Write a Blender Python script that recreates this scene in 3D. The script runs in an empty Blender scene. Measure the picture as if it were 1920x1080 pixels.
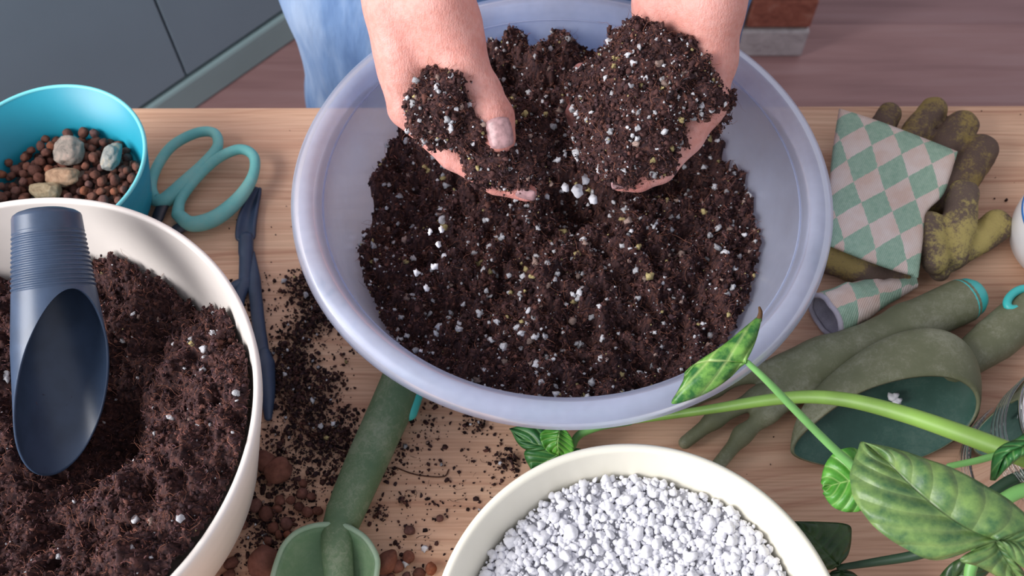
import bpy, math, random
import numpy as np
from mathutils import Vector, Matrix

random.seed(7)
RNG = np.random.default_rng(11)
C = bpy.context.scene.collection
PI = math.pi

# ------------------------------------------------------------------ camera, light, exposure
CZ = 0.72                      # camera height above the table top (table top is z = 0, floor z = -0.74)
FPX = 1930.0
PITCH = math.radians(61)
FLOOR = -0.74
SP, CP = math.sin(PITCH), math.cos(PITCH)

cam_d = bpy.data.cameras.new('camera')
cam = bpy.data.objects.new('camera', cam_d)
C.objects.link(cam)
cam.location = (0, 0, CZ)
cam.rotation_euler = (math.radians(90) - PITCH, 0, 0)
cam_d.sensor_width = 36.0
cam_d.lens = FPX / 1920 * 36.0
cam_d.clip_start = 0.01
cam_d.dof.use_dof = True
cam_d.dof.focus_distance = 0.66
cam_d.dof.aperture_fstop = 11.0
sc = bpy.context.scene
sc.camera = cam
sc.view_settings.view_transform = 'Standard'
sc.view_settings.look = 'None'
sc.view_settings.gamma = 1.0
sc.view_settings.use_curve_mapping = False
sc.view_settings.exposure = 0.28
sc.cycles.max_bounces = 8
sc.cycles.transparent_max_bounces = 16
sc.cycles.caustics_reflective = False
sc.cycles.caustics_refractive = False

w = bpy.data.worlds.new('World')
sc.world = w
w.use_nodes = True
w.node_tree.nodes['Background'].inputs[0].default_value = (0.90, 0.90, 1.0, 1)
w.node_tree.nodes['Background'].inputs[1].default_value = 0.53

def area_light(name, loc, target, sx, sy, power, col):
    d = bpy.data.lights.new(name, 'AREA')
    d.shape = 'RECTANGLE'; d.size = sx; d.size_y = sy; d.energy = power; d.color = col
    o = bpy.data.objects.new(name, d); C.objects.link(o)
    o.location = loc
    o.rotation_euler = (Vector(target) - Vector(loc)).to_track_quat('-Z', 'Y').to_euler()
    return o
area_light('window_light', (-1.6, -0.25, 1.05), (0.0, 0.4, 0.0), 1.3, 1.2, 53, (1.0, 0.98, 0.97))

# ------------------------------------------------------------------ helpers
def ray(px, py):
    u = (px - 960) / FPX; v = (540 - py) / FPX
    return np.array([u, CP + v * SP, -SP + v * CP])
def P(px, py, z=0.0):
    d = ray(px, py)
    return np.array([0, 0, CZ]) + d * ((z - CZ) / d[2])
def PY(px, py, y):
    d = ray(px, py)
    return np.array([0, 0, CZ]) + d * (y / d[1])
def mpp(px, py, z):            # metres per pixel at that point
    d = ray(px, py)
    return ((z - CZ) / d[2]) / FPX

def lin(r, g, b):
    f = lambda c: (c / 12.92 if c <= 0.04045 else ((c + 0.055) / 1.055) ** 2.4)
    return (f(r / 255), f(g / 255), f(b / 255), 1.0)

def mesh_obj(name, V, F, mat=None, parent=None, smooth=True, col=None, uv=None, loc=None):
    """V (n,3); F (m,k) array or list of faces; col (n,3|4) per vertex; uv (n,2) per vertex"""
    me = bpy.data.meshes.new(name)
    V = np.asarray(V, np.float32)
    if isinstance(F, np.ndarray):
        k = F.shape[1]; m = F.shape[0]
        me.vertices.add(len(V)); me.vertices.foreach_set('co', V.ravel())
        me.loops.add(m * k); me.loops.foreach_set('vertex_index', F.astype(np.int32).ravel())
        me.polygons.add(m)
        me.polygons.foreach_set('loop_start', np.arange(0, m * k, k, dtype=np.int32))
        me.polygons.foreach_set('loop_total', np.full(m, k, np.int32))
        me.update(calc_edges=True); me.validate()
    else:
        me.from_pydata([tuple(map(float, v)) for v in V], [], [tuple(int(i) for i in f) for f in F])
    if smooth:
        me.polygons.foreach_set('use_smooth', np.ones(len(me.polygons), bool))
    if col is not None:
        col = np.asarray(col, np.float32)
        if col.shape[1] == 3: col = np.c_[col, np.ones(len(col), np.float32)]
        a = me.color_attributes.new('Col', 'FLOAT_COLOR', 'POINT')
        a.data.foreach_set('color', col.ravel())
    if uv is not None:
        uv = np.asarray(uv, np.float32)
        l = me.uv_layers.new(name='UVMap')
        idx = np.zeros(len(me.loops), np.int32); me.loops.foreach_get('vertex_index', idx)
        l.data.foreach_set('uv', uv[idx].ravel())
    me.update()
    o = bpy.data.objects.new(name, me); C.objects.link(o)
    if mat is not None: me.materials.append(mat)
    if parent is not None: o.parent = parent
    if loc is not None: o.location = loc
    return o

def tag(o, label=None, cat=None, group=None, kind=None):
    if label: o['label'] = label
    if cat: o['category'] = cat
    if group: o['group'] = group
    if kind: o['kind'] = kind
    return o
def thing(name, label, cat, loc=(0, 0, 0), group=None):
    o = bpy.data.objects.new(name, None); C.objects.link(o)
    o.empty_display_size = 0.02
    o.location = tuple(map(float, loc))
    return tag(o, label, cat, group)
def solidify(o, t, offset=0.0):
    m = o.modifiers.new('thickness', 'SOLIDIFY'); m.thickness = t; m.offset = offset
    return o
def local(V, root):
    return np.asarray(V, float) - np.array(root.location)

def smooth_path(pts, n):
    pts = np.asarray(pts, float)
    if len(pts) == 2:
        t = np.linspace(0, 1, n)[:, None]; return pts[0] * (1 - t) + pts[1] * t
    q = np.vstack([2 * pts[0] - pts[1], pts, 2 * pts[-1] - pts[-2]])
    out = []
    for s in np.linspace(0, len(pts) - 1 - 1e-9, n):
        i = int(s); t = s - i
        a, b, c, d = q[i], q[i + 1], q[i + 2], q[i + 3]
        out.append(0.5 * (2 * b + (c - a) * t + (2 * a - 5 * b + 4 * c - d) * t * t + (3 * b - a - 3 * c + d) * t ** 3))
    return np.array(out)

def tube_geo(pts, rad, seg=16, closed=False, caps=True, round_caps=True, flat=None):
    pts = np.asarray(pts, float); n = len(pts)
    rad = np.broadcast_to(np.asarray(rad, float), (n,)).copy()
    if closed:
        tan = np.roll(pts, -1, 0) - np.roll(pts, 1, 0)
    else:
        tan = np.gradient(pts, axis=0)
    tan /= np.linalg.norm(tan, axis=1)[:, None] + 1e-12
    if round_caps and caps and not closed:
        # hemispherical ends
        k = 4
        def cap(p, t, r, sign):
            a = np.linspace(0, PI / 2, k + 1)[1:]
            return [(p + sign * t * r * math.sin(x), r * max(math.cos(x), 0.02)) for x in a]
        s = cap(pts[0], tan[0], rad[0], -1)[::-1]; e = cap(pts[-1], tan[-1], rad[-1], 1)
        pts = np.vstack([[x[0] for x in s], pts, [x[0] for x in e]])
        rad = np.r_[[x[1] for x in s], rad, [x[1] for x in e]]
        tan = np.vstack([np.repeat(tan[:1], k, 0), tan, np.repeat(tan[-1:], k, 0)])
        n = len(pts)
    up = np.array([0, 0, 1.0])
    if abs(tan[0] @ up) > 0.95: up = np.array([0, 1.0, 0])
    nrm = []
    u = up - tan[0] * (up @ tan[0]); u /= np.linalg.norm(u)
    for i in range(n):
        u = u - tan[i] * (u @ tan[i]); u /= np.linalg.norm(u) + 1e-12
        nrm.append(u)
    nrm = np.array(nrm); bi = np.cross(tan, nrm)
    a = np.linspace(0, 2 * PI, seg, endpoint=False)
    f = 1.0 if flat is None else flat
    V = (pts[:, None, :] + rad[:, None, None] * (np.cos(a)[None, :, None] * nrm[:, None, :] * f + np.sin(a)[None, :, None] * bi[:, None, :])).reshape(-1, 3)
    F = []
    m = n if closed else n - 1
    for i in range(m):
        j = (i + 1) % n
        for k in range(seg):
            l = (k + 1) % seg
            F.append((i * seg + k, i * seg + l, j * seg + l, j * seg + k))
    if caps and not closed:
        F.append(tuple(range(seg))[::-1]); F.append(tuple((n - 1) * seg + k for k in range(seg)))
    return V, F
def tube(name, pts, rad, mat, parent=None, seg=16, **k):
    V, F = tube_geo(pts, rad, seg, **k)
    if parent is not None and parent.type == 'EMPTY': V = local(V, parent)
    return mesh_obj(name, V, F, mat, parent)

def lathe_geo(prof, seg=96, closed=False):
    prof = np.asarray(prof, float); n = len(prof)
    a = np.linspace(0, 2 * PI, seg, endpoint=False)
    V = np.stack([prof[:, 0][:, None] * np.cos(a), prof[:, 0][:, None] * np.sin(a), np.repeat(prof[:, 1][:, None], seg, 1)], -1).reshape(-1, 3)
    F = []
    for i in range(n if closed else n - 1):
        j = (i + 1) % n
        for k in range(seg):
            l = (k + 1) % seg
            F.append((i * seg + k, i * seg + l, j * seg + l, j * seg + k))
    return V, F
def lathe(name, prof, mat, parent=None, seg=128, closed=False, loc=None):
    V, F = lathe_geo(prof, seg, closed)
    return mesh_obj(name, V, F, mat, parent, loc=loc)

def box_geo(a, b):
    x0, y0, z0 = a; x1, y1, z1 = b
    V = [(x0, y0, z0), (x1, y0, z0), (x1, y1, z0), (x0, y1, z0), (x0, y0, z1), (x1, y0, z1), (x1, y1, z1), (x0, y1, z1)]
    F = [(0, 3, 2, 1), (4, 5, 6, 7), (0, 1, 5, 4), (1, 2, 6, 5), (2, 3, 7, 6), (3, 0, 4, 7)]
    return V, F
def box(name, a, b, mat, parent=None, bevel=0.0, rot=None, loc=None):
    V, F = box_geo(a, b)
    o = mesh_obj(name, V, F, mat, parent, smooth=False)
    if bevel:
        m = o.modifiers.new('bevel', 'BEVEL'); m.width = bevel; m.segments = 2
    if rot: o.rotation_euler = rot
    if loc is not None: o.location = tuple(map(float, loc))
    return o

def grid_faces(nu, nv):
    i = np.arange(nu - 1)[:, None]; j = np.arange(nv - 1)[None, :]
    a = (i * nv + j).ravel()
    return np.stack([a, a + nv, a + nv + 1, a + 1], 1)

def ico(sub):
    t = (1 + 5 ** 0.5) / 2
    V = np.array([(-1, t, 0), (1, t, 0), (-1, -t, 0), (1, -t, 0), (0, -1, t), (0, 1, t), (0, -1, -t), (0, 1, -t), (t, 0, -1), (t, 0, 1), (-t, 0, -1), (-t, 0, 1)], float)
    V /= np.linalg.norm(V[0])
    F = [(0, 11, 5), (0, 5, 1), (0, 1, 7), (0, 7, 10), (0, 10, 11), (1, 5, 9), (5, 11, 4), (11, 10, 2), (10, 7, 6), (7, 1, 8), (3, 9, 4), (3, 4, 2), (3, 2, 6), (3, 6, 8), (3, 8, 9), (4, 9, 5), (2, 4, 11), (6, 2, 10), (8, 6, 7), (9, 8, 1)]
    V = list(V)
    for _ in range(sub):
        mid = {}; G = []
        def m(a, b):
            k = (min(a, b), max(a, b))
            if k not in mid:
                p = V[a] + V[b]; V.append(p / np.linalg.norm(p)); mid[k] = len(V) - 1
            return mid[k]
        for a, b, c in F:
            x, y, z = m(a, b), m(b, c), m(c, a)
            G += [(a, x, z), (b, y, x), (c, z, y), (x, y, z)]
        F = G
    return np.array(V), np.array(F)

# value noise, vectorised
def _hash(ix, iy, iz, s):
    h = (ix * 374761393 + iy * 668265263 + iz * 2147483647 + s * 1274126177) & 0xFFFFFFFF
    h = ((h ^ (h >> 13)) * 1274126177) & 0xFFFFFFFF
    h = (h ^ (h >> 16)) & 0xFFFFFF
    return h / float(0xFFFFFF)
def vnoise(p, scale, seed=0):
    p = np.asarray(p, float) * scale
    i = np.floor(p).astype(np.int64); f = p - i
    f = f * f * (3 - 2 * f)
    r = 0
    for dx in (0, 1):
        for dy in (0, 1):
            for dz in (0, 1):
                wgt = (f[..., 0] if dx else 1 - f[..., 0]) * (f[..., 1] if dy else 1 - f[..., 1]) * (f[..., 2] if dz else 1 - f[..., 2])
                r = r + wgt * _hash(i[..., 0] + dx, i[..., 1] + dy, i[..., 2] + dz, seed)
    return r * 2 - 1
def fbm(p, scale, octv=3, seed=0, gain=0.5):
    r = 0; a = 1.0
    for k in range(octv):
        r = r + a * vnoise(p, scale * 2 ** k, seed + k); a *= gain
    return r

def merge_instances(variants, pos, scl, rot_rng, col, faces):
    """variants: list of (n,3) vertex arrays sharing FACES; pos (N,3); scl (N,3); col (N,3) -> V, F, col per vertex"""
    N = len(pos); nv = len(variants[0])
    q = rot_rng.normal(size=(N, 4)); q /= np.linalg.norm(q, axis=1)[:, None]
    w_, x, y, z = q.T
    R = np.stack([1 - 2 * (y * y + z * z), 2 * (x * y - z * w_), 2 * (x * z + y * w_), 2 * (x * y + z * w_), 1 - 2 * (x * x + z * z), 2 * (y * z - x * w_), 2 * (x * z - y * w_), 2 * (y * z + x * w_), 1 - 2 * (x * x + y * y)], 1).reshape(N, 3, 3)
    A = np.array(variants)[rot_rng.integers(0, len(variants), N)]
    V = np.einsum('nij,nkj->nki', R, A * scl[:, None, :]) + pos[:, None, :]
    F = (faces[None] + (np.arange(N) * nv)[:, None, None]).reshape(-1, 3)
    return V.reshape(-1, 3), F, np.repeat(col, nv, 0)

ICO0 = ico(0); ICO1 = ico(1); ICO2 = ico(2)
def lumps(base, n, amt, seed, freq=1.3):
    out = []
    for k in range(n):
        V = base[0]
        d = 1 + amt * fbm(V + k * 9.1, freq, 2, seed + k)
        out.append(V * d[:, None])
    return out
CRUMB = lumps(ICO0, 8, 0.75, 3, 1.7)
GRAIN = lumps(ICO1, 10, 0.7, 30, 1.5)

# ---- signed distance modelling (smooth union of tapered capsules) -> one continuous skin
class SDF:
    def __init__(self, lo, hi, h):
        self.lo = np.array(lo, float); self.h = h
        self.n = np.ceil((np.array(hi) - self.lo) / h).astype(int) + 1
        self.D = np.full(self.n, 1.0, np.float32)
    def _sub(self, lo, hi):
        a = np.clip(np.floor((lo - self.lo) / self.h).astype(int), 0, self.n)
        b = np.clip(np.ceil((hi - self.lo) / self.h).astype(int) + 1, 0, self.n)
        sl = tuple(slice(x, y) for x, y in zip(a, b))
        ax = [self.lo[i] + self.h * np.arange(a[i], b[i]) for i in range(3)]
        return sl, np.stack(np.meshgrid(*ax, indexing='ij'), -1)
    def _mix(self, sl, d, k, op):
        D = self.D[sl]
        if op == 'add':
            h = np.clip(0.5 + 0.5 * (D - d) / k, 0, 1)
            self.D[sl] = D * (1 - h) + d * h - k * h * (1 - h)
        else:
            h = np.clip(0.5 - 0.5 * (D + d) / k, 0, 1)
            self.D[sl] = D * (1 - h) - d * h + k * h * (1 - h)
    def cone(self, a, b, ra, rb, k=0.006, op='add'):
        a = np.asarray(a, float); b = np.asarray(b, float)
        m = max(ra, rb) + 2.5 * k + 2 * self.h
        sl, X = self._sub(np.minimum(a, b) - m, np.maximum(a, b) + m)
        if X.size == 0: return self
        ab = b - a; t = np.clip(((X - a) @ ab) / (ab @ ab + 1e-12), 0, 1)
        d = np.linalg.norm(X - a - t[..., None] * ab, axis=-1) - (ra + (rb - ra) * t)
        self._mix(sl, d, k, op); return self
    def chain(self, pts, rad, k=0.006, op='add'):
        for i in range(len(pts) - 1): self.cone(pts[i], pts[i + 1], rad[i], rad[i + 1], k, op)
        return self
    def ell(self, c, r, k=0.006, op='add', R=None):
        c = np.asarray(c, float); r = np.asarray(r, float)
        m = r.max() + 2.5 * k + 2 * self.h
        sl, X = self._sub(c - m, c + m)
        if X.size == 0: return self
        Y = X - c
        if R is not None: Y = Y @ R
        q = np.linalg.norm(Y / r, axis=-1); q2 = np.linalg.norm(Y / (r * r), axis=-1) + 1e-9
        self._mix(sl, q * (q - 1) / q2, k, op); return self
    def box(self, c, half, rnd, k=0.006, op='add', R=None):
        c = np.asarray(c, float); half = np.asarray(half, float)
        m = np.linalg.norm(half) + 2.5 * k + rnd + 2 * self.h
        sl, X = self._sub(c - m, c + m)
        Y = X - c
        if R is not None: Y = Y @ R
        q = np.abs(Y) - half
        d = np.linalg.norm(np.maximum(q, 0), axis=-1) + np.minimum(q.max(-1), 0) - rnd
        self._mix(sl, d, k, op); return self
    def noise(self, amp, scale, octv=2, seed=0):
        near = np.abs(self.D) < amp * 3 + 2 * self.h
        idx = np.argwhere(near)
        self.D[near] += (amp * fbm(self.lo + idx * self.h, scale, octv, seed)).astype(np.float32)
        return self
    def mesh(self):
        D = self.D; s = D < 0
        n = np.array(D.shape)
        c = np.zeros(n - 1, int); W = np.zeros(tuple(n - 1) + (3,), np.float32); cnt = np.zeros(n - 1, np.float32)
        def cut(arr, off): return arr[off[0]:off[0] + n[0] - 1, off[1]:off[1] + n[1] - 1, off[2]:off[2] + n[2] - 1]
        for ax in range(3):
            o1, o2 = [x for x in range(3) if x != ax]
            for a in (0, 1):
                for b in (0, 1):
                    p = [0, 0, 0]; p[o1] = a; p[o2] = b
                    q = list(p); q[ax] = 1
                    d0 = cut(D, p); d1 = cut(D, q); cr = (d0 < 0) != (d1 < 0)
                    t = np.where(cr, d0 / np.where(cr, d0 - d1, 1), 0)
                    W[..., ax] += np.where(cr, t, 0); W[..., o1] += cr * a; W[..., o2] += cr * b; cnt += cr
        act = cnt > 0
        idx = np.full(act.shape, -1, int); idx[act] = np.arange(act.sum())
        V = self.lo + self.h * (np.argwhere(act) + W[act] / cnt[act][:, None])
        F = []
        for ax in range(3):
            o1, o2 = [(1, 2), (2, 0), (0, 1)][ax]
            sl0 = [slice(1, -1)] * 3; sl0[ax] = slice(0, -1); sl1 = [slice(1, -1)] * 3; sl1[ax] = slice(1, None)
            a = s[tuple(sl0)]; b = s[tuple(sl1)]
            for flip, m in ((False, a & ~b), (True, ~a & b)):
                e = np.argwhere(m)
                if len(e) == 0: continue
                off = np.ones(3, int); off[ax] = 0
                e = e + off
                def at(d1, d2):
                    x = e.copy(); x[:, o1] += d1; x[:, o2] += d2
                    return idx[x[:, 0], x[:, 1], x[:, 2]]
                q = np.stack([at(-1, -1), at(0, -1), at(0, 0), at(-1, 0)], 1)
                F.append(q[:, ::-1] if flip else q)
        F = np.vstack(F); F = F[(F >= 0).all(1)]
        return V, F
def relax(V, F, it=2, lam=0.5):
    E = np.vstack([F[:, [0, 1]], F[:, [1, 2]], F[:, [2, 3]], F[:, [3, 0]]])
    for _ in range(it):
        S = np.zeros_like(V); N = np.zeros(len(V))
        for a, b in ((0, 1), (1, 0)):
            np.add.at(S, E[:, a], V[E[:, b]]); np.add.at(N, E[:, a], 1)
        V = V + lam * (S / np.maximum(N, 1)[:, None] - V)
    return V
def surf_points(V, F, n, rng):
    T = np.vstack([F[:, [0, 1, 2]], F[:, [0, 2, 3]]]) if F.shape[1] == 4 else F
    a, b, c = V[T[:, 0]], V[T[:, 1]], V[T[:, 2]]
    cr = np.cross(b - a, c - a); ar = np.linalg.norm(cr, axis=1)
    k = rng.choice(len(T), n, p=ar / ar.sum())
    r1 = np.sqrt(rng.random(n)); r2 = rng.random(n)
    p = (1 - r1)[:, None] * a[k] + (r1 * (1 - r2))[:, None] * b[k] + (r1 * r2)[:, None] * c[k]
    return p, cr[k] / (ar[k][:, None] + 1e-15)

# ------------------------------------------------------------------ materials
class NT:
    def __init__(self, name):
        self.m = bpy.data.materials.new(name); self.m.use_nodes = True
        self.t = self.m.node_tree; self.b = self.t.nodes['Principled BSDF']; self.out = self.t.nodes['Material Output']
    def n(self, typ, **kw):
        x = self.t.nodes.new(typ)
        for k, v in kw.items():
            if k.startswith('i_'):
                key = k[2:].replace('_', ' ')
                x.inputs[int(key) if key.isdigit() else key].default_value = v
            else: setattr(x, k, v)
        return x
    def l(self, a, b): self.t.links.new(a, b)
    def coords(self, kind='Object', scale=(1, 1, 1), rot=(0, 0, 0)):
        tc = self.n('ShaderNodeTexCoord'); mp = self.n('ShaderNodeMapping')
        mp.inputs['Scale'].default_value = scale; mp.inputs['Rotation'].default_value = rot
        self.l(tc.outputs[kind], mp.inputs[0]); return mp.outputs[0]
    def noise(self, vec, scale, detail=3, rough=0.5, dist=0.0):
        x = self.n('ShaderNodeTexNoise'); x.inputs['Scale'].default_value = scale; x.inputs['Detail'].default_value = detail
        x.inputs['Roughness'].default_value = rough; x.inputs['Distortion'].default_value = dist
        if vec is not None: self.l(vec, x.inputs['Vector'])
        return x.outputs['Fac']
    def ramp(self, fac, stops, interp='LINEAR'):
        x = self.n('ShaderNodeValToRGB'); e = x.color_ramp.elements; x.color_ramp.interpolation = interp
        while len(e) < len(stops): e.new(0.5)
        for i, (p, c) in enumerate(stops): e[i].position = p; e[i].color = c
        self.l(fac, x.inputs[0]); return x.outputs[0]
    def mix(self, a, b, fac, mode='MIX'):
        x = self.n('ShaderNodeMix', data_type='RGBA', blend_type=mode)
        for s, v in ((6, a), (7, b), (0, fac)):
            if isinstance(v, bpy.types.NodeSocket): self.l(v, x.inputs[s])
            else: x.inputs[s].default_value = v
        return x.outputs[2]
    def math(self, op, a, b=None, c=None):
        x = self.n('ShaderNodeMath', operation=op)
        for i, v in enumerate((a, b, c)):
            if v is None: continue
            if isinstance(v, bpy.types.NodeSocket): self.l(v, x.inputs[i])
            else: x.inputs[i].default_value = v
        return x.outputs[0]
    def base(self, col, rough=0.5, spec=0.5):
        if isinstance(col, bpy.types.NodeSocket): self.l(col, self.b.inputs['Base Color'])
        else: self.b.inputs['Base Color'].default_value = col
        if isinstance(rough, bpy.types.NodeSocket): self.l(rough, self.b.inputs['Roughness'])
        else: self.b.inputs['Roughness'].default_value = rough
        self.b.inputs['Specular IOR Level'].default_value = spec
    def bump(self, h, strength=0.3, dist=0.001):
        x = self.n('ShaderNodeBump'); x.inputs['Strength'].default_value = strength; x.inputs['Distance'].default_value = dist
        self.l(h, x.inputs['Height']); self.l(x.outputs[0], self.b.inputs['Normal']); return x

def M_plain(name, col, rough=0.5, spec=0.5, vary=0.06, vscale=30, bump=0.0, bscale=400, bdist=0.0004):
    k = NT(name); v = k.coords()
    f = k.noise(v, vscale, 4)
    c2 = tuple(max(0, x * (1 - 2.5 * vary)) for x in col[:3]) + (1,)
    c1 = tuple(min(1, x * (1 + vary)) for x in col[:3]) + (1,)
    k.base(k.ramp(f, [(0.3, c2), (0.6, c1)]), rough, spec)
    if bump: k.bump(k.noise(v, bscale, 3), bump, bdist)
    return k.m

def M_vcol(name, rough=0.9, spec=0.2, bscale=900, bump=0.4, sss=0.0):
    k = NT(name)
    a = k.n('ShaderNodeVertexColor', layer_name='Col')
    v = k.coords()
    f = k.noise(v, bscale, 3)
    c = k.mix(a.outputs[0], k.ramp(f, [(0.3, (0.55, 0.55, 0.55, 1)), (0.7, (1.15, 1.15, 1.15, 1))]), 1.0, 'MULTIPLY')
    k.base(c, rough, spec); k.bump(f, bump, 0.0008)
    return k.m

def make_wood():
    k = NT('pine_wood')
    warp = k.noise(k.coords(scale=(2.2, 3.5, 1)), 1.6, 2)
    tc = k.n('ShaderNodeTexCoord')
    sep = k.n('ShaderNodeSeparateXYZ'); k.l(tc.outputs['Object'], sep.inputs[0])
    y = k.math('ADD', sep.outputs['Y'], k.math('MULTIPLY', warp, 0.07))
    comb = k.n('ShaderNodeCombineXYZ'); k.l(k.math('MULTIPLY', sep.outputs['X'], 0.5), comb.inputs[0]); k.l(k.math('MULTIPLY', y, 42.0), comb.inputs[1])
    rings = k.noise(comb.outputs[0], 2.2, 3, 0.6)
    fine = k.noise(k.coords(scale=(5, 260, 1)), 2.0, 3, 0.6)
    big = k.noise(k.coords(scale=(1.2, 7, 1)), 1.5, 2)
    c = k.ramp(rings, [(0.28, lin(198, 150, 124)), (0.43, lin(227, 189, 159)), (0.60, lin(237, 203, 173)), (0.76, lin(213, 167, 139))])
    c = k.mix(c, k.ramp(fine, [(0.3, lin(206, 190, 182)), (0.6, (1, 1, 1, 1))]), 0.55, 'MULTIPLY')
    c = k.mix(c, k.ramp(big, [(0.3, lin(226, 210, 210)), (0.7, lin(255, 250, 246))]), 0.9, 'MULTIPLY')
    k.base(c, 0.62, 0.3)
    k.bump(k.math('ADD', rings, fine), 0.12, 0.0006)
    return k.m
def make_skin():
    k = NT('skin'); v = k.coords()
    f = k.noise(v, 40, 4); g = k.noise(v, 260, 3)
    c = k.ramp(f, [(0.2, lin(200, 136, 126)), (0.5, lin(214, 156, 146)), (0.8, lin(222, 170, 162))])
    c = k.mix(c, k.ramp(g, [(0.35, lin(244, 226, 220)), (0.6, (1, 1, 1, 1))]), 0.6, 'MULTIPLY')
    a = k.n('ShaderNodeVertexColor', layer_name='Col')
    c = k.mix(c, a.outputs[0], 1.0, 'MULTIPLY')
    k.base(c, 0.5, 0.35)
    k.b.inputs['Subsurface Weight'].default_value = 0.18
    k.b.inputs['Subsurface Radius'].default_value = (0.01, 0.004, 0.002)
    k.b.inputs['Subsurface Scale'].default_value = 0.5
    cr = k.noise(k.coords(scale=(900, 260, 260)), 1.0, 3)
    vo = k.n('ShaderNodeTexVoronoi'); vo.inputs['Scale'].default_value = 900; k.l(v, vo.inputs['Vector'])
    k.bump(k.math('ADD', k.math('MULTIPLY', cr, 1.2), k.math('MULTIPLY', vo.outputs[0], 0.5)), 0.45, 0.0007)
    return k.m
def make_denim():
    k = NT('denim'); v = k.coords()
    f = k.noise(k.coords(scale=(14, 8, 3)), 1.5, 4, 0.6)
    c = k.ramp(f, [(0.3, lin(78, 108, 154)), (0.5, lin(112, 142, 184)), (0.7, lin(158, 180, 210))])
    wv = k.n('ShaderNodeTexWave'); wv.inputs['Scale'].default_value = 500; k.l(v, wv.inputs['Vector'])
    c = k.mix(c, k.ramp(wv.outputs['Fac'], [(0, lin(225, 225, 230)), (1, (1, 1, 1, 1))]), 0.5, 'MULTIPLY')
    k.base(c, 0.85, 0.15)
    k.bump(k.noise(k.coords(scale=(30, 30, 9)), 2.0, 3), 0.5, 0.006)
    return k.m
def make_translucent():
    k = NT('frosted_plastic'); v = k.coords()
    sc1 = k.noise(k.coords(scale=(60, 60, 200)), 1.0, 4, 0.7)
    smear = k.noise(v, 14, 4, 0.65)
    tint = lin(228, 236, 255)
    dif = k.n('ShaderNodeBsdfDiffuse'); dif.inputs[0].default_value = tint
    trl = k.n('ShaderNodeBsdfTranslucent'); trl.inputs[0].default_value = tint
    tr = k.n('ShaderNodeBsdfTransparent'); tr.inputs[0].default_value = lin(240, 244, 255)
    gl = k.n('ShaderNodeBsdfGlossy'); gl.inputs['Roughness'].default_value = 0.3; gl.inputs[0].default_value = (0.9, 0.93, 1, 1)
    m1 = k.n('ShaderNodeMixShader'); m1.inputs[0].default_value = 0.5; k.l(dif.outputs[0], m1.inputs[1]); k.l(trl.outputs[0], m1.inputs[2])
    m2 = k.n('ShaderNodeMixShader'); k.l(k.ramp(smear, [(0.3, (0.34, 0.34, 0.34, 1)), (0.7, (0.54, 0.54, 0.54, 1))]), m2.inputs[0]); k.l(tr.outputs[0], m2.inputs[1]); k.l(m1.outputs[0], m2.inputs[2])
    fr = k.n('ShaderNodeFresnel'); fr.inputs[0].default_value = 1.4
    m3 = k.n('ShaderNodeMixShader'); k.l(k.math('MULTIPLY', fr.outputs[0], 0.4), m3.inputs[0]); k.l(m2.outputs[0], m3.inputs[1]); k.l(gl.outputs[0], m3.inputs[2])
    bp = k.n('ShaderNodeBump'); bp.inputs['Strength'].default_value = 0.12; bp.inputs['Distance'].default_value = 0.001
    k.l(sc1, bp.inputs['Height'])
    for s in (dif, gl): k.l(bp.outputs[0], s.inputs['Normal'])
    k.l(m3.outputs[0], k.out.inputs[0])
    return k.m
def make_glass(name, col=(0.96, 0.99, 0.98, 1), ior=1.45):
    k = NT(name)
    k.base(col, 0.02, 0.5); k.b.inputs['Transmission Weight'].default_value = 1.0; k.b.inputs['IOR'].default_value = ior
    return k.m
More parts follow.
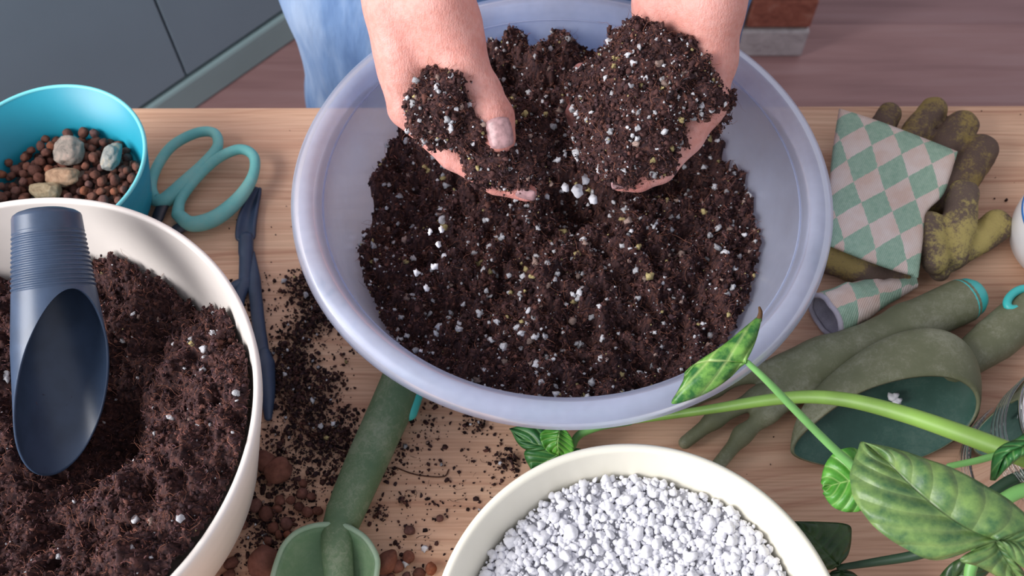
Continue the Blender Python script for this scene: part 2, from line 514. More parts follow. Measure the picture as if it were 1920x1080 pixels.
def make_leaf(name, dark, mid, vein, nveins=9, slope=0.35, varieg=0.5, trans=0.25, v0=0.34, vamt=0.6, rib=None):
    k = NT(name)
    uv = k.n('ShaderNodeUVMap', uv_map='UVMap'); sep = k.n('ShaderNodeSeparateXYZ'); k.l(uv.outputs[0], sep.inputs[0])
    v = k.math('ABSOLUTE', k.math('SUBTRACT', k.math('MULTIPLY', sep.outputs['Y'], 2.0), 1.0))
    nz = k.noise(k.coords(), 60, 4, 0.6)
    u = k.math('SUBTRACT', sep.outputs['X'], k.math('MULTIPLY', k.math('POWER', v, 0.85), slope))
    u = k.math('ADD', u, k.math('MULTIPLY', nz, 0.03))
    fr = k.math('FRACT', k.math('ADD', k.math('MULTIPLY', u, float(nveins)), 20.0))
    dv = k.math('ABSOLUTE', k.math('SUBTRACT', fr, 0.5))       # 0.5 at a vein
    vm = k.ramp(dv, [(v0, (0, 0, 0, 1)), (0.5, (1, 1, 1, 1))])
    mr = k.ramp(v, [(0.0, (1, 1, 1, 1)), (0.03 if rib else 0.05, (0, 0, 0, 1))])
    blot = k.noise(k.coords(), 95, 5, 0.65)
    c = k.mix(dark, mid, k.ramp(blot, [(0.5 - varieg * 0.3, (0, 0, 0, 1)), (0.5 + varieg * 0.3, (1, 1, 1, 1))]))
    c = k.mix(c, vein, k.math('MULTIPLY', k.math('MULTIPLY', vm, vamt), k.math('SUBTRACT', 1.0, k.math('MULTIPLY', v, 0.5))))
    c = k.mix(c, rib or vein, k.math('MULTIPLY', mr, 0.8))
    k.base(c, 0.36, 0.5)
    h = k.math('SUBTRACT', k.math('MULTIPLY', k.math('SINE', k.math('MULTIPLY', fr, PI)), 1.0), k.math('MULTIPLY', mr, 0.6))
    k.bump(k.math('ADD', h, k.math('MULTIPLY', blot, 0.3)), 0.45, 0.0025)
    trl = k.n('ShaderNodeBsdfTranslucent'); k.l(c, trl.inputs[0])
    ms = k.n('ShaderNodeMixShader'); ms.inputs[0].default_value = trans
    k.l(k.b.outputs[0], ms.inputs[1]); k.l(trl.outputs[0], ms.inputs[2]); k.l(ms.outputs[0], k.out.inputs[0])
    return k.m
def make_checker_cloth():
    k = NT('checked_knit')
    uv = k.n('ShaderNodeUVMap', uv_map='UVMap')
    ch = k.n('ShaderNodeTexChecker'); ch.inputs['Scale'].default_value = 1.0
    wob = k.n('ShaderNodeTexNoise'); wob.inputs['Scale'].default_value = 9; k.l(uv.outputs[0], wob.inputs['Vector'])
    mv = k.n('ShaderNodeVectorMath', operation='MULTIPLY_ADD'); k.l(wob.outputs['Color'], mv.inputs[0]); mv.inputs[1].default_value = (0.09, 0.09, 0); k.l(uv.outputs[0], mv.inputs[2])
    sx = k.n('ShaderNodeSeparateXYZ'); k.l(mv.outputs[0], sx.inputs[0])
    cb = k.n('ShaderNodeCombineXYZ'); k.l(sx.outputs[0], cb.inputs[0]); k.l(sx.outputs[1], cb.inputs[1]); cb.inputs[2].default_value = 0.5
    k.l(cb.outputs[0], ch.inputs['Vector'])
    nz = k.noise(k.coords(), 260, 4, 0.7); st = k.noise(k.coords(), 45, 3)
    g = k.ramp(nz, [(0.3, lin(146, 180, 158)), (0.7, lin(176, 204, 182))])
    p = k.ramp(st, [(0.35, lin(224, 198, 184)), (0.65, lin(234, 220, 212))])
    k.l(g, ch.inputs['Color1']); k.l(p, ch.inputs['Color2'])
    wv = k.n('ShaderNodeTexWave'); wv.inputs['Scale'].default_value = 5.5; k.l(uv.outputs[0], wv.inputs['Vector'])
    wv.bands_direction = 'DIAGONAL'
    k.base(k.mix(ch.outputs[0], k.ramp(wv.outputs['Fac'], [(0, lin(222, 216, 212)), (1, (1, 1, 1, 1))]), 0.6, 'MULTIPLY'), 0.95, 0.1)
    k.bump(k.math('ADD', wv.outputs['Fac'], nz), 0.35, 0.0008)
    return k.m
def make_glove_rubber(name, cy, cb, bias):
    k = NT(name); v = k.coords()
    a = k.noise(v, 28, 3, 0.6); b = k.noise(v, 420, 4, 0.75)
    f = k.math('ADD', k.math('MULTIPLY', a, 0.75), k.math('MULTIPLY', b, 0.45))
    c = k.ramp(f, [(bias - 0.06, cb), (bias + 0.05, cy)])
    k.base(c, 0.75, 0.25); k.bump(k.math('ADD', b, k.noise(v, 900, 2)), 0.6, 0.001)
    return k.m
def make_rubber(name, c1, c2, scuff=0.35):
    k = NT(name); v = k.coords()
    a = k.noise(v, 30, 4, 0.6); s = k.noise(k.coords(scale=(1, 1, 1)), 240, 5, 0.8, 1.5)
    c = k.ramp(a, [(0.3, c1), (0.7, c2)])
    dust_or_underlay = k.math('MULTIPLY', k.ramp(k.math('MULTIPLY', k.math('ADD', a, s), 0.5), [(0.48, (0, 0, 0, 1)), (0.62, (1, 1, 1, 1))]), scuff)
    c = k.mix(c, lin(176, 176, 160), dust_or_underlay)
    k.base(c, 0.55, 0.35); k.bump(s, 0.12, 0.0005)
    return k.m
def make_clay():
    k = NT('fired_clay'); v = k.coords('Object')
    oi = k.n('ShaderNodeObjectInfo')
    c = k.ramp(oi.outputs['Random'], [(0.0, lin(96, 62, 54)), (0.45, lin(128, 84, 70)), (0.75, lin(110, 80, 76)), (1.0, lin(150, 92, 68))])
    f = k.noise(v, 220, 4, 0.7)
    c = k.mix(c, k.ramp(f, [(0.3, (0.55, 0.52, 0.52, 1)), (0.65, (1.05, 1.05, 1.05, 1))]), 1.0, 'MULTIPLY')
    k.base(c, 0.85, 0.2); k.bump(f, 0.6, 0.001)
    return k.m
def make_stone(name, stops, scale=110):
    k = NT(name); v = k.coords('Object')
    f = k.noise(v, scale, 6, 0.7, 0.6)
    k.base(k.ramp(f, stops), 0.8, 0.3); k.bump(k.noise(v, 260, 5, 0.7), 0.6, 0.0015)
    return k.m
def make_floor(name, seed):
    k = NT(name)
    f = k.noise(k.coords(scale=(1.2, 16, 1)), 2.0, 4, 0.6, 0.4)
    oi = k.n('ShaderNodeObjectInfo')
    c = k.ramp(f, [(0.3, lin(146, 112, 112)), (0.5, lin(164, 128, 127)), (0.7, lin(172, 140, 140))])
    c = k.mix(c, k.ramp(oi.outputs['Random'], [(0, lin(225, 225, 230)), (1, lin(255, 250, 246))]), 0.8, 'MULTIPLY')
    k.base(c, 0.5, 0.4)
    return k.m

WOOD = make_wood(); SKIN = make_skin(); DENIM = make_denim(); FROST = make_translucent()
GLASS = make_glass('clear_glass'); WATER = make_glass('water', (1, 1, 1, 1), 1.33)
LEAF_BIG = make_leaf('leaf_mottled', lin(62, 106, 68), lin(132, 166, 92), lin(166, 190, 116), 7, 0.32, 0.55, 0.25, 0.18, 0.42, lin(92, 112, 70))
LEAF_VAR = make_leaf('leaf_variegated', lin(48, 112, 52), lin(130, 184, 84), lin(196, 220, 140), 4, 0.22, 0.35)
LEAF_LIGHT = make_leaf('leaf_bright', lin(66, 140, 46), lin(104, 176, 66), lin(178, 216, 130), 6, 0.30, 0.6)
LEAF_GREEN = make_leaf('leaf_green', lin(38, 98, 50), lin(66, 132, 66), lin(142, 190, 110), 6, 0.30, 0.6)
LEAF_DARK = make_leaf('leaf_dark', lin(26, 58, 34), lin(62, 84, 40), lin(56, 92, 46), 5, 0.30, 0.7, 0.12)
STEM = M_plain('green_stem', lin(122, 160, 72), 0.45, 0.45, 0.1, 25)
STEM_LT = M_plain('light_green_stem', lin(112, 168, 92), 0.45, 0.45, 0.1, 30)
STEM_DK = M_plain('dark_green_stem', lin(40, 66, 46), 0.5, 0.4, 0.1, 30)
CLOTH_IN = M_plain('glove_lining', lin(176, 170, 180), 0.95, 0.1, 0.08, 90, 0.4, 900, 0.0008)
CHECK = make_checker_cloth()
GLOVE_A = make_glove_rubber('glove_rubber_brown', lin(146, 126, 76), lin(98, 80, 70), 0.63)
GLOVE_B = make_glove_rubber('glove_rubber_yellow', lin(172, 156, 96), lin(104, 88, 78), 0.63)
GREEN_RUB = make_rubber('green_rubber', lin(80, 106, 78), lin(102, 126, 94), 0.32)
OLIVE_RUB = make_rubber('olive_rubber', lin(100, 104, 78), lin(118, 120, 94), 0.28)
BLADE_GREEN = make_rubber('green_blade_plastic', lin(92, 124, 92), lin(112, 142, 106), 0.15)
BLADE_EDGE = make_rubber('highlit_green_edge', lin(132, 160, 134), lin(150, 174, 150), 0.2)  # paler green: light caught by the blade rim, put into the colour
BLADE_TEAL = make_rubber('teal_inner_plastic', lin(50, 80, 70), lin(62, 98, 88), 0.08)
TURQ = M_plain('turquoise_plastic', lin(64, 188, 184), 0.4, 0.5, 0.04)
TEALBOWL = M_plain('turquoise_melamine', lin(30, 146, 170), 0.38, 0.45, 0.03, 20)
TEALRIM = M_plain('pale_turquoise_edge', lin(120, 212, 222), 0.4, 0.45, 0.03, 20)
SCIS = make_rubber('mint_vinyl', lin(100, 176, 176), lin(124, 194, 190), 0.15)
NAVY = M_plain('navy_plastic', lin(52, 66, 90), 0.42, 0.5, 0.1, 60, 0.08, 500)
NAVY_SC = M_plain('navy_plastic_scoop', lin(58, 74, 98), 0.36, 0.5, 0.08, 60, 0.05, 500)
DARKSTEEL = M_plain('dark_steel', lin(42, 46, 58), 0.4, 0.6, 0.06, 60)
WHITEBOWL = M_plain('white_plastic', lin(232, 224, 218), 0.45, 0.4, 0.02, 30, 0.04, 500)
CREAM = M_plain('cream_plastic', lin(240, 236, 220), 0.4, 0.45, 0.015, 20, 0.04, 500)
PERL = M_plain('perlite_white', lin(226, 226, 232), 0.9, 0.2, 0.02, 700, 0.4, 1200, 0.0005)
SOIL = M_vcol('peat_soil')
BITS = M_vcol('soil_grains', 0.8, 0.3, 1200, 0.3)
CLAY = make_clay()
CABINET = M_plain('grey_green_lacquer', lin(136, 158, 171), 0.45, 0.35, 0.015, 6)
CAB_EDGE = M_plain('grey_green_edge', lin(150, 176, 178), 0.4, 0.4, 0.02, 8)
DARKGAP = M_plain('dark_carcass', lin(30, 34, 38), 0.7, 0.2, 0.02)
CERAMIC = M_plain('glazed_ceramic', lin(236, 234, 234), 0.18, 0.5, 0.01)
BLUE = M_plain('blue_glaze', lin(52, 118, 190), 0.2, 0.5, 0.03)
FLOORM = make_floor('laminate', 1)
WALLM = M_plain('wall_paint', lin(214, 210, 206), 0.9, 0.1, 0.02, 4)
NAIL = M_plain('nail_plate', lin(172, 136, 138), 0.34, 0.4, 0.14, 300)
SHIRT = M_plain('white_cotton', lin(214, 214, 220), 0.9, 0.1, 0.03, 60, 0.3, 900)
HAIR = M_plain('brown_hair', lin(70, 48, 38), 0.5, 0.3, 0.1, 80)
SHOE = M_plain('canvas_shoe', lin(200, 198, 196), 0.8, 0.2, 0.03, 60)
EYE = M_plain('eye_white', lin(236, 234, 230), 0.2, 0.5, 0.01)
BRICKR = make_stone('red_brick', [(0.3, lin(110, 62, 52)), (0.55, lin(150, 90, 74)), (0.75, lin(176, 130, 116))], 40)
BRICKW = make_stone('whitewashed_brick', [(0.3, lin(150, 142, 144)), (0.6, lin(184, 178, 180)), (0.8, lin(200, 192, 190))], 40)
MORTAR = make_stone('mortar', [(0.3, lin(96, 84, 80)), (0.7, lin(140, 124, 118))], 60)
FIBRE_COL = np.array(lin(138, 92, 76)[:3])

# ------------------------------------------------------------------ the room
A0 = P(366, 203, FLOOR); A1 = P(528, 90, FLOOR)          # foot of the cabinet run on the floor
cdir = (A1 - A0)[:2] / np.linalg.norm((A1 - A0)[:2]); cnor = np.array([cdir[1], -cdir[0]])   # out of the front
cang = math.atan2(cdir[1], cdir[0])

# floor of laminate planks
fl = box('floor', (-3.2, -1.4, FLOOR - 0.06), (3.4, 4.2, FLOOR - 0.0085), DARKGAP); tag(fl, kind='structure')
plank_mesh = None
pw, pl = 0.19, 4.0
for j in range(0, 27):
    y0 = -0.9 + j * pw
    off = (j * 0.37) % 0.8
    for i in range(0, 2):
        x0 = i * pl + off - 2.6
        if plank_mesh is None:
            o = box('plank', (0.0002, 0.0002, 0), (pl - 0.0002, pw - 0.0002, 0.008), FLOORM, fl, bevel=0.0005); plank_mesh = o
        else:
            o = plank_mesh.copy(); C.objects.link(o); o.parent = fl
        o.location = (x0, y0, FLOOR - 0.0082)

def rot2(o, ang, loc):
    o.rotation_euler = (0, 0, ang); o.location = tuple(map(float, loc))
# cabinet run: two units with one door front each, plinth rail under them
s_gap = None
gp = P(366, 158, FLOOR + 0.075)
s_gap = float((gp[:2] - A0[:2]) @ cdir)
def cabinet(s0, s1, label):
    root = thing('cabinet', label, 'cabinet', (*(A0[:2] + cdir * s0), FLOOR), 'grey green cabinets along the wall')
    root.rotation_euler = (0, 0, cang)
    wd = s1 - s0
    box('body', (0.001, 0.022, 0.07), (wd - 0.001, 0.58, 0.86), DARKGAP, root, 0.001)
    box('door', (0.002, 0.002, 0.079), (wd - 0.002, 0.021, 0.858), CABINET, root, 0.0015)
    return root
cabinet(s_gap - 0.60, s_gap, 'grey green cabinet unit beside the turquoise bowl, left of the dark door gap')
cabinet(s_gap, s_gap + 0.60, 'grey green cabinet unit right of the dark door gap, beside the denim trousers')
cabinet(s_gap - 1.2, s_gap - 0.60, 'grey green cabinet unit farthest along the run behind the turquoise bowl')
pr_ = thing('plinth_rail', 'long grey green plinth rail along the floor under the cabinets', 'plinth', (*(A0[:2] + cdir * (s_gap - 1.2)), FLOOR)); pr_.rotation_euler = (0, 0, cang)
box('rail', (0.0, -0.003, 0.0), (1.8, 0.05, 0.069), CAB_EDGE, pr_, 0.006)
wt = thing('worktop', 'pale worktop slab lying on the grey green cabinets', 'worktop', (*(A0[:2] + cdir * (s_gap - 1.2)), FLOOR))
wt.rotation_euler = (0, 0, cang)
box('slab', (-0.01, -0.02, 0.861), (1.81, 0.6, 0.895), WOOD, wt, 0.003)

# walls in the same turned direction: one behind the cabinets, one with the window on the light's side
wb = A0[:2] - cnor * 0.62
def wall_piece(name, o2, d2, L, z0, z1, t=0.12, mat=WALLM):
    n2 = np.array([d2[1], -d2[0]])
    V, F = box_geo((0, 0, z0), (L, t, z1))
    o = mesh_obj(name, V, F, mat, None, smooth=False)
    o.rotation_euler = (0, 0, math.atan2(d2[1], d2[0])); o.location = (float(o2[0]), float(o2[1]), 0)
    return tag(o, kind='structure')
wall_piece('wall_back', wb - cdir * 1.7, cdir, 5.0, FLOOR, FLOOR + 2.6)

# brick pillar standing on the floor behind
pb = P(1503, 106, FLOOR); pc = P(1420, 112, FLOOR)
pil = thing('brick_pillar', 'brick pillar foot with red and whitewashed courses on the floor', 'pillar', (pb[0] - 0.12, pb[1] + 0.12, FLOOR))
W_ = 0.24
box('mortar_core', (-W_ / 2 + 0.006, -W_ / 2 + 0.006, 0), (W_ / 2 - 0.006, W_ / 2 - 0.006, 0.96), MORTAR, pil)
bm_cache = {}
for c in range(13):
    z0 = c * 0.073 + 0.002
    m = BRICKW if c in (0, 2, 3, 6, 7, 10) else BRICKR
    for q in range(2):
        key = (m.name, c % 2)
        if c % 2 == 0: a, b = (-W_ / 2, -W_ / 2 + q * 0.125, 0), (W_ / 2, -W_ / 2 + q * 0.125 + 0.115, 0.065)
        else: a, b = (-W_ / 2 + q * 0.125, -W_ / 2, 0), (-W_ / 2 + q * 0.125 + 0.115, W_ / 2, 0.065)
        b_ = box('brick', a, b, m, pil, 0.004)
        b_.location = (random.uniform(-.003, .003), random.uniform(-.003, .003), z0)

# table
tb = thing('table', 'pale pine table with knotty horizontal grain, all the pots stand on it', 'table', (0, 0, 0))
TY = 0.583
V, F = box_geo((-0.95, -0.32, -0.032), (0.95, TY, 0.0))
top = mesh_obj('tabletop', V, F, WOOD, tb, smooth=False)
mb = top.modifiers.new('bevel', 'BEVEL'); mb.width = 0.002; mb.segments = 2
top.rotation_euler = (0, 0, math.radians(0.2))
for sx in (-1, 1):
    for sy in (-0.24, TY - 0.09):
        box('leg', (sx * 0.86 - 0.03, sy - 0.03, FLOOR), (sx * 0.86 + 0.03, sy + 0.03, -0.033), WOOD, tb, 0.003)
    box('apron', (sx * 0.86 - 0.011, -0.208, -0.12), (sx * 0.86 + 0.011, TY - 0.122, -0.033), WOOD, tb, 0.001)
for sy in (-0.24, TY - 0.09):
    box('apron', (-0.828, sy - 0.011, -0.12), (0.828, sy + 0.011, -0.033), WOOD, tb, 0.001)

# ------------------------------------------------------------------ bowls
def arc(c, r, a0, a1, n):
    a = np.radians(np.linspace(a0, a1, n)); return [(c[0] + r * math.cos(x), c[1] + r * math.sin(x)) for x in a]

# big translucent mixing bowl
BC = np.array([0.0345, 0.412]); BR = 0.185; BH = 0.135
big = thing('mixing_bowl', 'large frosted translucent plastic bowl holding dark soil under the hands', 'bowl', (BC[0], BC[1], 0))
inn = [(0.0005, 0.0045), (0.06, 0.0045), (0.122, 0.0045), (0.1305, 0.007), (0.136, 0.013), (0.1445, 0.045), (0.1540, 0.085), (0.1612, 0.117), (0.1632, 0.1262), (0.1665, 0.1318), (0.1705, 0.1338), (0.1755, 0.1332), (0.1800, 0.1305), (0.1822, 0.1262), (0.183, 0.1205)]
out = [(0.1814, 0.1205), (0.1806, 0.1256), (0.1788, 0.1291), (0.1750, 0.1314), (0.1706, 0.132), (0.1676, 0.1304), (0.1648, 0.1252), (0.1631, 0.1165), (0.1559, 0.0845), (0.1464, 0.0445), (0.1378, 0.0125), (0.1315, 0.0045), (0.123, 0.0005), (0.0005, 0.0005)]
prof = np.array(inn + out)
V, F = lathe_geo(prof, 160)
shell = mesh_obj('shell', V, F, FROST, big)
def wall_r(z): return np.interp(z, [0.0045, 0.013, 0.045, 0.085, 0.117, 0.1325], [0.126, 0.136, 0.1445, 0.1540, 0.1612, 0.1665])
# faint moulded ring inside, where wall meets flange
V, F = tube_geo([(0.1617 * math.cos(a), 0.1617 * math.sin(a), 0.1205) for a in np.linspace(0, 2 * PI, 120, endpoint=False)], 0.0007, 6, closed=True, caps=False)
mesh_obj('moulded_ring', V, F, FROST, shell)
big.scale = (1.032, 0.985, 1)

# off-white bowl at left
LC = np.array([-0.311, 0.2344]); LR = 0.1585; LH = 0.14
left = thing('compost_bowl', 'wide off-white bowl of compost with a navy scoop stuck in it', 'bowl', (LC[0], LC[1], 0))
pr = [(0.0005, 0.006), (0.105, 0.006), (0.118, 0.012), (0.128, 0.03), (0.1535, 0.137)] + arc((0.1558, 0.1378), 0.0024, 170, 0, 7) + [(0.1575, 0.13), (0.133, 0.028), (0.121, 0.006), (0.112, 0.0005), (0.0005, 0.0005)]
lathe('shell', pr, WHITEBOWL, left, 160)
def lwall_r(z): return np.interp(z, [0.012, 0.03, 0.137], [0.118, 0.128, 0.1535])

# cream bowl of perlite
QC = np.array([0.0755, 0.1105]); QR = 0.1246; QH = 0.09
crm = thing('perlite_bowl', 'smooth cream bowl filled with white perlite, in front of the mixing bowl', 'bowl', (QC[0], QC[1], 0))
pr = [(0.0005, 0.006), (0.075, 0.006), (0.088, 0.012), (0.097, 0.03), (0.1185, 0.0862)] + arc((0.1217, 0.0868), 0.0031, 165, 0, 8) + [(0.124, 0.08), (0.1035, 0.028), (0.093, 0.006), (0.082, 0.0005), (0.0005, 0.0005)]
lathe('shell', pr, CREAM, crm, 160)
def qwall_r(z): return np.interp(z, [0.012, 0.03, 0.0862], [0.088, 0.097, 0.1185])

# turquoise bowl
TC = np.array([-0.3555, 0.4665]); TR = 0.0755; THH = 0.08
tq = thing('pebble_bowl', 'small turquoise bowl of brown clay pebbles behind the off-white bowl', 'bowl', (TC[0], TC[1], 0))
pr = [(0.0005, 0.004), (0.042, 0.004), (0.052, 0.008), (0.058, 0.02), (0.0722, 0.0783)]
lathe('shell', pr + [(0.0752, 0.0783), (0.0612, 0.019), (0.054, 0.004), (0.046, 0.0005), (0.0005, 0.0005)], TEALBOWL, tq, 120)
tq_shell = tq.children[0] if tq.children else bpy.data.objects['shell.003']
lathe('rim', [(0.0722, 0.0781)] + arc((0.0737, 0.0783), 0.0016, 175, 5, 8) + [(0.0753, 0.0781)], TEALRIM, tq_shell, 120)
def twall_r(z): return np.interp(z, [0.008, 0.02, 0.078], [0.052, 0.058, 0.0722])

# ------------------------------------------------------------------ soil
DARK = np.array([lin(64, 43, 43)[:3], lin(80, 54, 52)[:3], lin(46, 32, 35)[:3], lin(96, 63, 56)[:3], lin(70, 51, 54)[:3]])
def soil_colors(n, rng, bright=1.0):
    return DARK[rng.choice(5, n, p=[.3, .27, .2, .11, .12])] * bright * rng.uniform(0.75, 1.35, (n, 1))
PEATC = np.array([lin(124, 88, 88)[:3], lin(102, 70, 72)[:3], lin(136, 88, 76)[:3], lin(82, 62, 68)[:3]])
def crumb_mesh(p, rng, smin, smax, bright=1.0):
    n = len(p)
    s = smin + (smax - smin) * rng.random(n) ** 3
    sc3 = s[:, None] * rng.uniform(0.55, 1.3, (n, 3))
    return merge_instances(CRUMB, p, sc3, rng, soil_colors(n, rng, bright), ICO0[1])
def fibres(p, nrm, rng, lmin, lmax, width, cols=None, K=5):
    """thin curling root fibres lying over the surface: 3-sided tubes"""
    n = len(p)
    d = rng.normal(size=(n, 3)); d -= nrm * np.sum(d * nrm, 1)[:, None] * 0.75
    d /= np.linalg.norm(d, axis=1)[:, None]
    L = lmin + (lmax - lmin) * rng.random(n) ** 2
    pts = [p + nrm * 0.0006]
    for k in range(1, K):
        d = d + rng.normal(size=(n, 3)) * 0.45; d /= np.linalg.norm(d, axis=1)[:, None]
        pts.append(pts[-1] + d * (L / K)[:, None])
    pts = np.stack(pts, 1)
    tan = np.gradient(pts, axis=1); tan /= np.linalg.norm(tan, axis=2)[..., None] + 1e-12
    ref = np.array([0.31, 0.52, 0.79])
    u = np.cross(tan, ref); u /= np.linalg.norm(u, axis=2)[..., None] + 1e-12
    v = np.cross(tan, u)
    wd = width * rng.uniform(0.5, 1.3, (n, 1, 1)) * np.linspace(1, 0.35, K)[None, :, None]
    ring = [pts + wd * (math.cos(a) * u + math.sin(a) * v) for a in (0, 2.094, 4.189)]
    V = np.stack(ring, 2).reshape(-1, 3)                      # n,K,3
    q = []
    for k in range(K - 1):
        for s in range(3):
            t = (s + 1) % 3
            q.append((k * 3 + s, k * 3 + t, (k + 1) * 3 + t, (k + 1) * 3 + s))
    F = (np.array(q)[None] + (np.arange(n) * K * 3)[:, None, None]).reshape(-1, 4)
    if cols is None:
        cols = FIBRE_COL[None] * rng.uniform(0.55, 1.5, (n, 1))
    return V, F, np.repeat(cols, K * 3, 0)
def grains(p, rng, smin, smax, yellow=0.12):
    n = len(p)
    s = smin + (smax - smin) * rng.random(n) ** 4.0
    sc3 = s[:, None] * rng.uniform(0.65, 1.25, (n, 3))
    white = np.array(lin(226, 226, 232)[:3]); yel = np.array(lin(206, 188, 132)[:3]); pk = np.array(lin(176, 150, 140)[:3])
    k = rng.random(n)
    col = np.where((k < yellow)[:, None], yel, np.where((k < yellow + 0.12)[:, None], pk, white)) * rng.uniform(0.45, 1.0, (n, 1))
    return merge_instances(GRAIN, p, sc3, rng, col, ICO1[1])
def put(name, geo, mat, parent, kind='stuff', smooth=True):
    V, F, c = geo
    return tag(mesh_obj(name, local(V, parent), F, mat, parent, smooth=smooth, col=c), kind=kind)

def bowl_soil(name, label, center, hfun, wallr, res, ncrumb, nfib, ngrain, seed, gsize=(0.0007, 0.0028), bright=1.0, mask=None):
    rng = np.random.default_rng(seed)
    root = thing(name, label, 'soil', (center[0], center[1], 0.006))
    tag(root, kind='stuff')
    # crumbly surface
    R = 0.170
    ax = np.linspace(-R, R, res)
    X, Y = np.meshgrid(ax, ax, indexing='ij')
    def H(x, y):
        p3 = np.stack([x + center[0], y + center[1], np.zeros_like(x)], -1)
        h = hfun(x, y)
        h = h + 0.0115 * fbm(p3, 46, 2, seed) + 0.0062 * fbm(p3, 125, 2, seed + 21) + 0.0030 * fbm(p3, 260, 3, seed + 9, 0.7) + 0.0022 * np.abs(vnoise(p3, 480, seed + 5))
        return h
    Z = H(X, Y)
    r = np.hypot(X, Y)
    lim = wallr(np.clip(Z, 0.008, 0.14)) - 0.0016
    keep = r < lim - 0.0005
    Vg = np.stack([X, Y, Z], -1).reshape(-1, 3)
    Fg = grid_faces(res, res)[:, ::-1][:, [0, 1, 2, 3]]
    kf = keep.ravel()[Fg].all(1)
    Fg = Fg[kf]
    used = np.unique(Fg); remap = np.full(len(Vg), -1); remap[used] = np.arange(len(used))
    Vu = Vg[used]; Fu = remap[Fg]
    Fu = Fu[:, ::-1]
    col = soil_colors(len(Vu), rng, bright * 0.85)
    base = mesh_obj('soil_bed', Vu + np.array([0, 0, -0.006]), Fu, SOIL, root, smooth=False, col=col); tag(base, kind='stuff')
    def pick(n, pw=0.5):
        a = rng.random(n) * 2 * PI; q = 0.168 * rng.random(n) ** pw
        x, y = q * np.cos(a), q * np.sin(a); z = H(x, y)
        ok = q < wallr(np.clip(z, 0.008, 0.14)) - 0.0028
        if mask is not None: ok &= mask(x, y)
        p = np.stack([x, y, z], 1)[ok]
        p[:, :2] += center
        return p
    p = pick(ncrumb); p[:, 2] += rng.uniform(-0.001, 0.0022, len(p))
    put('soil_crumbs', crumb_mesh(p, rng, 0.0004, 0.0021, bright), SOIL, root, smooth=False)
    p = pick(nfib); nrm = np.tile([0, 0, 1.0], (len(p), 1)); p[:, 2] += 0.001
    p[:, 2] += rng.uniform(-0.001, 0.0012, len(p))
    k_ = len(p) // 5
    put('root_fibres', fibres(p[:k_], nrm[:k_], rng, 0.006, 0.022, 0.00019), SOIL, root)
    put('peat_fibres', fibres(p[k_:], nrm[k_:] * 0.4, rng, 0.002, 0.0065, 0.00034, PEATC[rng.integers(0, 4, len(p) - k_)] * rng.uniform(0.6, 1.7, (len(p) - k_, 1)) * bright, 4), SOIL, root)
    p = pick(ngrain); p[:, 2] += rng.uniform(0.0002, 0.0018, len(p))
    put('perlite_bits', grains(p, rng, *gsize), BITS, root)
    return root

def sst(x, a, b):
    t = np.clip((x - a) / (b - a), 0, 1); return t * t * (3 - 2 * t)
def h_big(x, y):
    h = 0.052 + 0.052 * sst(y, 0.01, 0.125) * (1 - 0.45 * sst(np.abs(x - 0.0), 0.05, 0.14))
    h = h + 0.018 * np.exp(-((x - 0.01) ** 2 + (y + 0.02) ** 2) / 0.06 ** 2)
    h = h - 0.036 * np.exp(-((x - 0.015) ** 2 + (y - 0.035) ** 2) / 0.03 ** 2) + 0.010 * np.exp(-((x - 0.12) ** 2 + (y + 0.0) ** 2) / 0.05 ** 2)
    h = h - 0.034 * np.exp(-((x - 0.09) ** 2 + (y - 0.055) ** 2) / 0.026 ** 2)
    h = h + 0.008 * sst(-y, 0.05, 0.13)
    return h
bowl_soil('potting_soil', 'dark brown peaty soil flecked with perlite inside the mixing bowl', BC, h_big, wall_r, 300, 21000, 15000, 2600, 21, (0.0005, 0.0029), 1.08).scale = (1.032, 0.985, 1)
def h_left(x, y):
    h = 0.083 + 0.048 * sst(x - 0.45 * y, 0.03, 0.14)
    h = h + 0.012 * sst(-y, 0.03, 0.12) * sst(x, -0.16, -0.02)
    h = h - 0.060 * np.exp(-(((x - 0.048) / 0.75) ** 2 + ((y - 0.0) / 1.3) ** 2) / 0.032 ** 2)
    c_ = P(200, 905, 0.11)[:2] - LC
    h = h + 0.026 * np.exp(-((x - c_[0]) ** 2 + (y - c_[1]) ** 2) / 0.024 ** 2)
    return h
bowl_soil('compost', 'fluffy dark compost with few perlite bits inside the off-white bowl', LC, h_left, lwall_r, 280, 15500, 15000, 420, 37, (0.0005, 0.0030), 1.12)

# ------------------------------------------------------------------ the person
rg = np.random.default_rng(5)
def nail(name, c, along, normal, ln, wd, parent, thick=0.0006):
    along = np.asarray(along, float); normal = np.asarray(normal, float)
    along = along / np.linalg.norm(along); normal = normal - along * (normal @ along); normal /= np.linalg.norm(normal)
    side = np.cross(along, normal)
    nu, nv = 9, 9
    V = []
    for i in range(nu):
        a = (i / (nu - 1) - 0.5) * 2
        for j in range(nv):
            b = (j / (nv - 1) - 0.5) * 2
            # superellipse mapping of the square to a rounded plate, bent across
            s = math.sqrt(max(0, 1 - 0.32 * b * b)); t = math.sqrt(max(0, 1 - 0.25 * a * a))
            V.append(np.asarray(c) + along * ln * a * s + side * wd * b * t - normal * (wd * 0.42 * (b * t) ** 2 + ln * 0.10 * (a * s) ** 2))
    o = mesh_obj(name, np.array(V), grid_faces(nu, nv), NAIL, parent)
    solidify(o, thick, 0)
    return o

person = thing('person', 'person in faded blue denim scooping soil with both bare hands', 'person', (0.01, 0.80, FLOOR))
def loc_(V): return local(V, person)

def fing(s, pts, rad, k=0.0035):
    s.chain([P(*p) for p in pts], rad, k)

